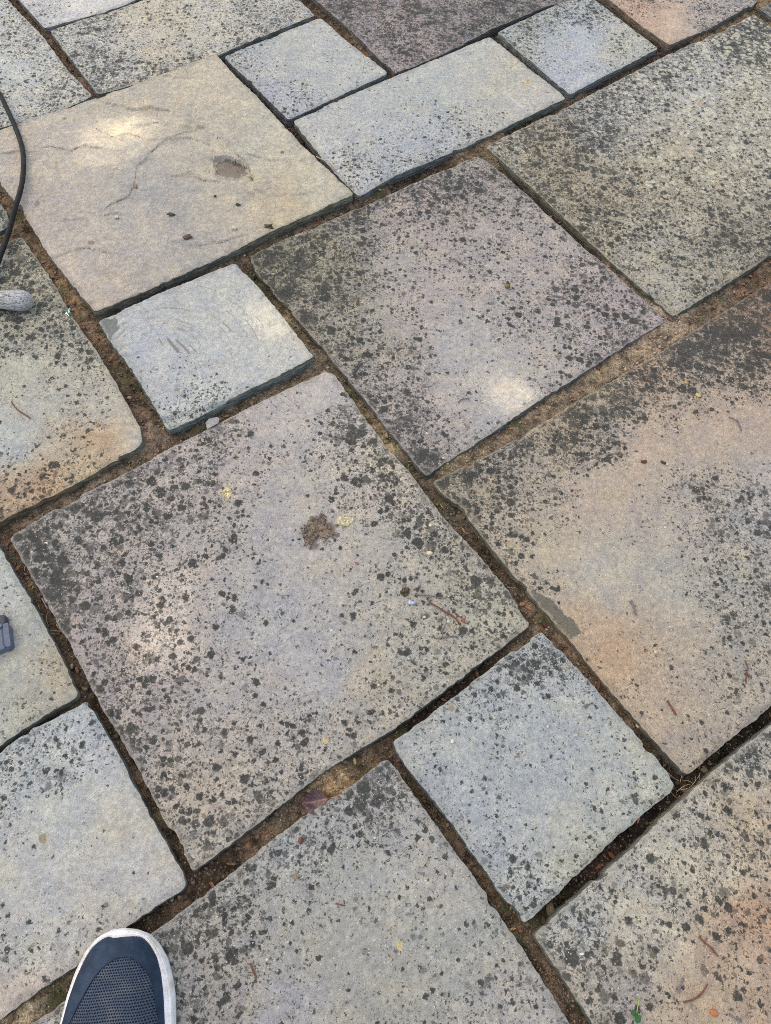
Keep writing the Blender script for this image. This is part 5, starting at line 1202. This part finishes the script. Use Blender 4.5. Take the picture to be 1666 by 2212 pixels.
# ------------------------------------------------------------------ plastic scrap, glass shard
def plate(name, label, cat, pts, z, th, mat, tilt=(0, 0)):
    P0 = np.array([wp(x, y, z) for x, y in pts]); c = P0.mean(0); n = len(P0)
    zt = z + (P0 - c) @ np.array(tilt)
    V = [(p[0], p[1], q) for p, q in zip(P0, zt)] + [(p[0], p[1], q + th) for p, q in zip(P0 * .97 + c * .03, zt)]
    Fc = [tuple(range(n - 1, -1, -1)), tuple(range(n, 2 * n))] + [(i, (i + 1) % n, n + (i + 1) % n, n + i) for i in range(n)]
    o = mesh(name, V, Fc, mat, None, np.array([c[0], c[1], z]), False); tag(o, label, cat); return o
t = NT('clear_plastic'); P = t.n('TexCoord').outputs['Object']
clearp = t.done(t.mix(t.ramp(t.noise(P, 60, 3), .4, .6), (.30, .34, .40), (.42, .42, .38)), .25, None, Transmission_Weight=.55, IOR=1.35, Specular_IOR_Level=.5)
plate('plastic_scrap', 'cloudy scrap of clear plastic bridging the joint below the small thick slab', 'plastic scrap', [(444, 913), (452, 905), (470, 902), (475, 906), (472, 915), (457, 922), (447, 927)], .003, .0014, clearp, (.10, .05))
t = NT('green_glass')
gg = t.done((.08, .30, .16), .06, None, Transmission_Weight=.65, IOR=1.5)
def shard():
    root = empty('glass_shard', tuple(g3(149, 676, 0))); tag(root, 'small green glass shard at the edge of the yellowish slab', 'glass shard')
    for k, (pts, h, nm) in enumerate([([(142, 668), (149, 667), (156, 680), (150, 684), (142, 678)], .006, 'shard_body'), ([(150, 668), (153, 668), (153, 671), (150, 671)], .0045, 'chip')]):  # the small white piece stands in for a highlight on the glass
        P0 = np.array([wp(x, y) for x, y in pts]); c = P0.mean(0) + .001; n = len(P0)
        V = [(p[0], p[1], .0012) for p in P0] + [(*(p * .6 + c * .4), h * (.7 + .3 * (i % 2))) for i, p in enumerate(P0)]
        mesh(nm, V, [tuple(range(n - 1, -1, -1)), tuple(range(n, 2 * n))] + [(i, (i + 1) % n, n + (i + 1) % n, n + i) for i in range(n)], gg if k == 0 else simple('white_glint', (.75, .75, .72), .4, .1), root, smooth=False)
shard()

# ------------------------------------------------------------------ weeds
def leaf_disc(c, r_, ang, tilt, lobed=.0):
    V, Fc = [c], []
    for k in range(14):
        a = 2 * pi * k / 14; rr = r_ * (1 + lobed * cos(3 * a)) * (1.15 if abs(cos(a / 2)) > .9 else 1)
        x, y = rr * cos(a), rr * .8 * sin(a)
        V.append(c + np.array([x * cos(ang) - y * sin(ang), x * sin(ang) + y * cos(ang), x * tilt + .15 * rr * (abs(sin(a)))]))
    for k in range(14): Fc.append((0, 1 + k, 1 + (k + 1) % 14))
    return V, Fc
green = simple('weed_leaf', lin((62, 118, 58)), .5, .3, 260, .0005, .4); dkg = simple('weed_leaf_dark', lin((38, 84, 48)), .5, .3, 260, .0005, .4); stem = simple('weed_stem', lin((142, 158, 84)), .6, .2, 200, .0004)
def weed(label, at, leaves, stems, z):
    root = empty('weed_seedling', tuple(g3(*at, z))); tag(root, label, 'weed')
    for k, (x, y, r_, a, h, m_) in enumerate(leaves):
        v, f = leaf_disc(g3(x, y, z, h), r_, a, .25 * (1 if k % 2 else -1)); mesh('leaf', v, f, m_, root)
    for q in stems:
        v, f = tube([g3(x, y, z, h) for x, y, h in q], .0006, 6, 0, 0, 1); mesh('stem', v, f, stem, root)
weed('green seedling with two round leaves and a yellow green stem on the bottom right slab', (1374, 2185), [(1367, 2187, .0042, .3, .004, dkg), (1376, 2201, .0046, 1.4, .004, dkg), (1371, 2196, .0030, 2.2, .003, green)], [[(1374, 2188, .003), (1375, 2170, .006), (1378, 2147, .007)], [(1376, 2198, .003), (1377, 2188, .005)]], .004)
weed('tuft of little bright green leaves deep in the joint beside the sandy slab', (1403, 1588), [(1399, 1584, .0042, .5, .006, green), (1405, 1590, .0046, 1.6, .007, green), (1408, 1598, .0038, 2.6, .004, dkg), (1400, 1592, .0034, .1, .004, dkg), (1413, 1602, .0030, 1.1, .003, dkg)], [[(1403, 1596, -.004), (1403, 1589, .004)]], -.014)
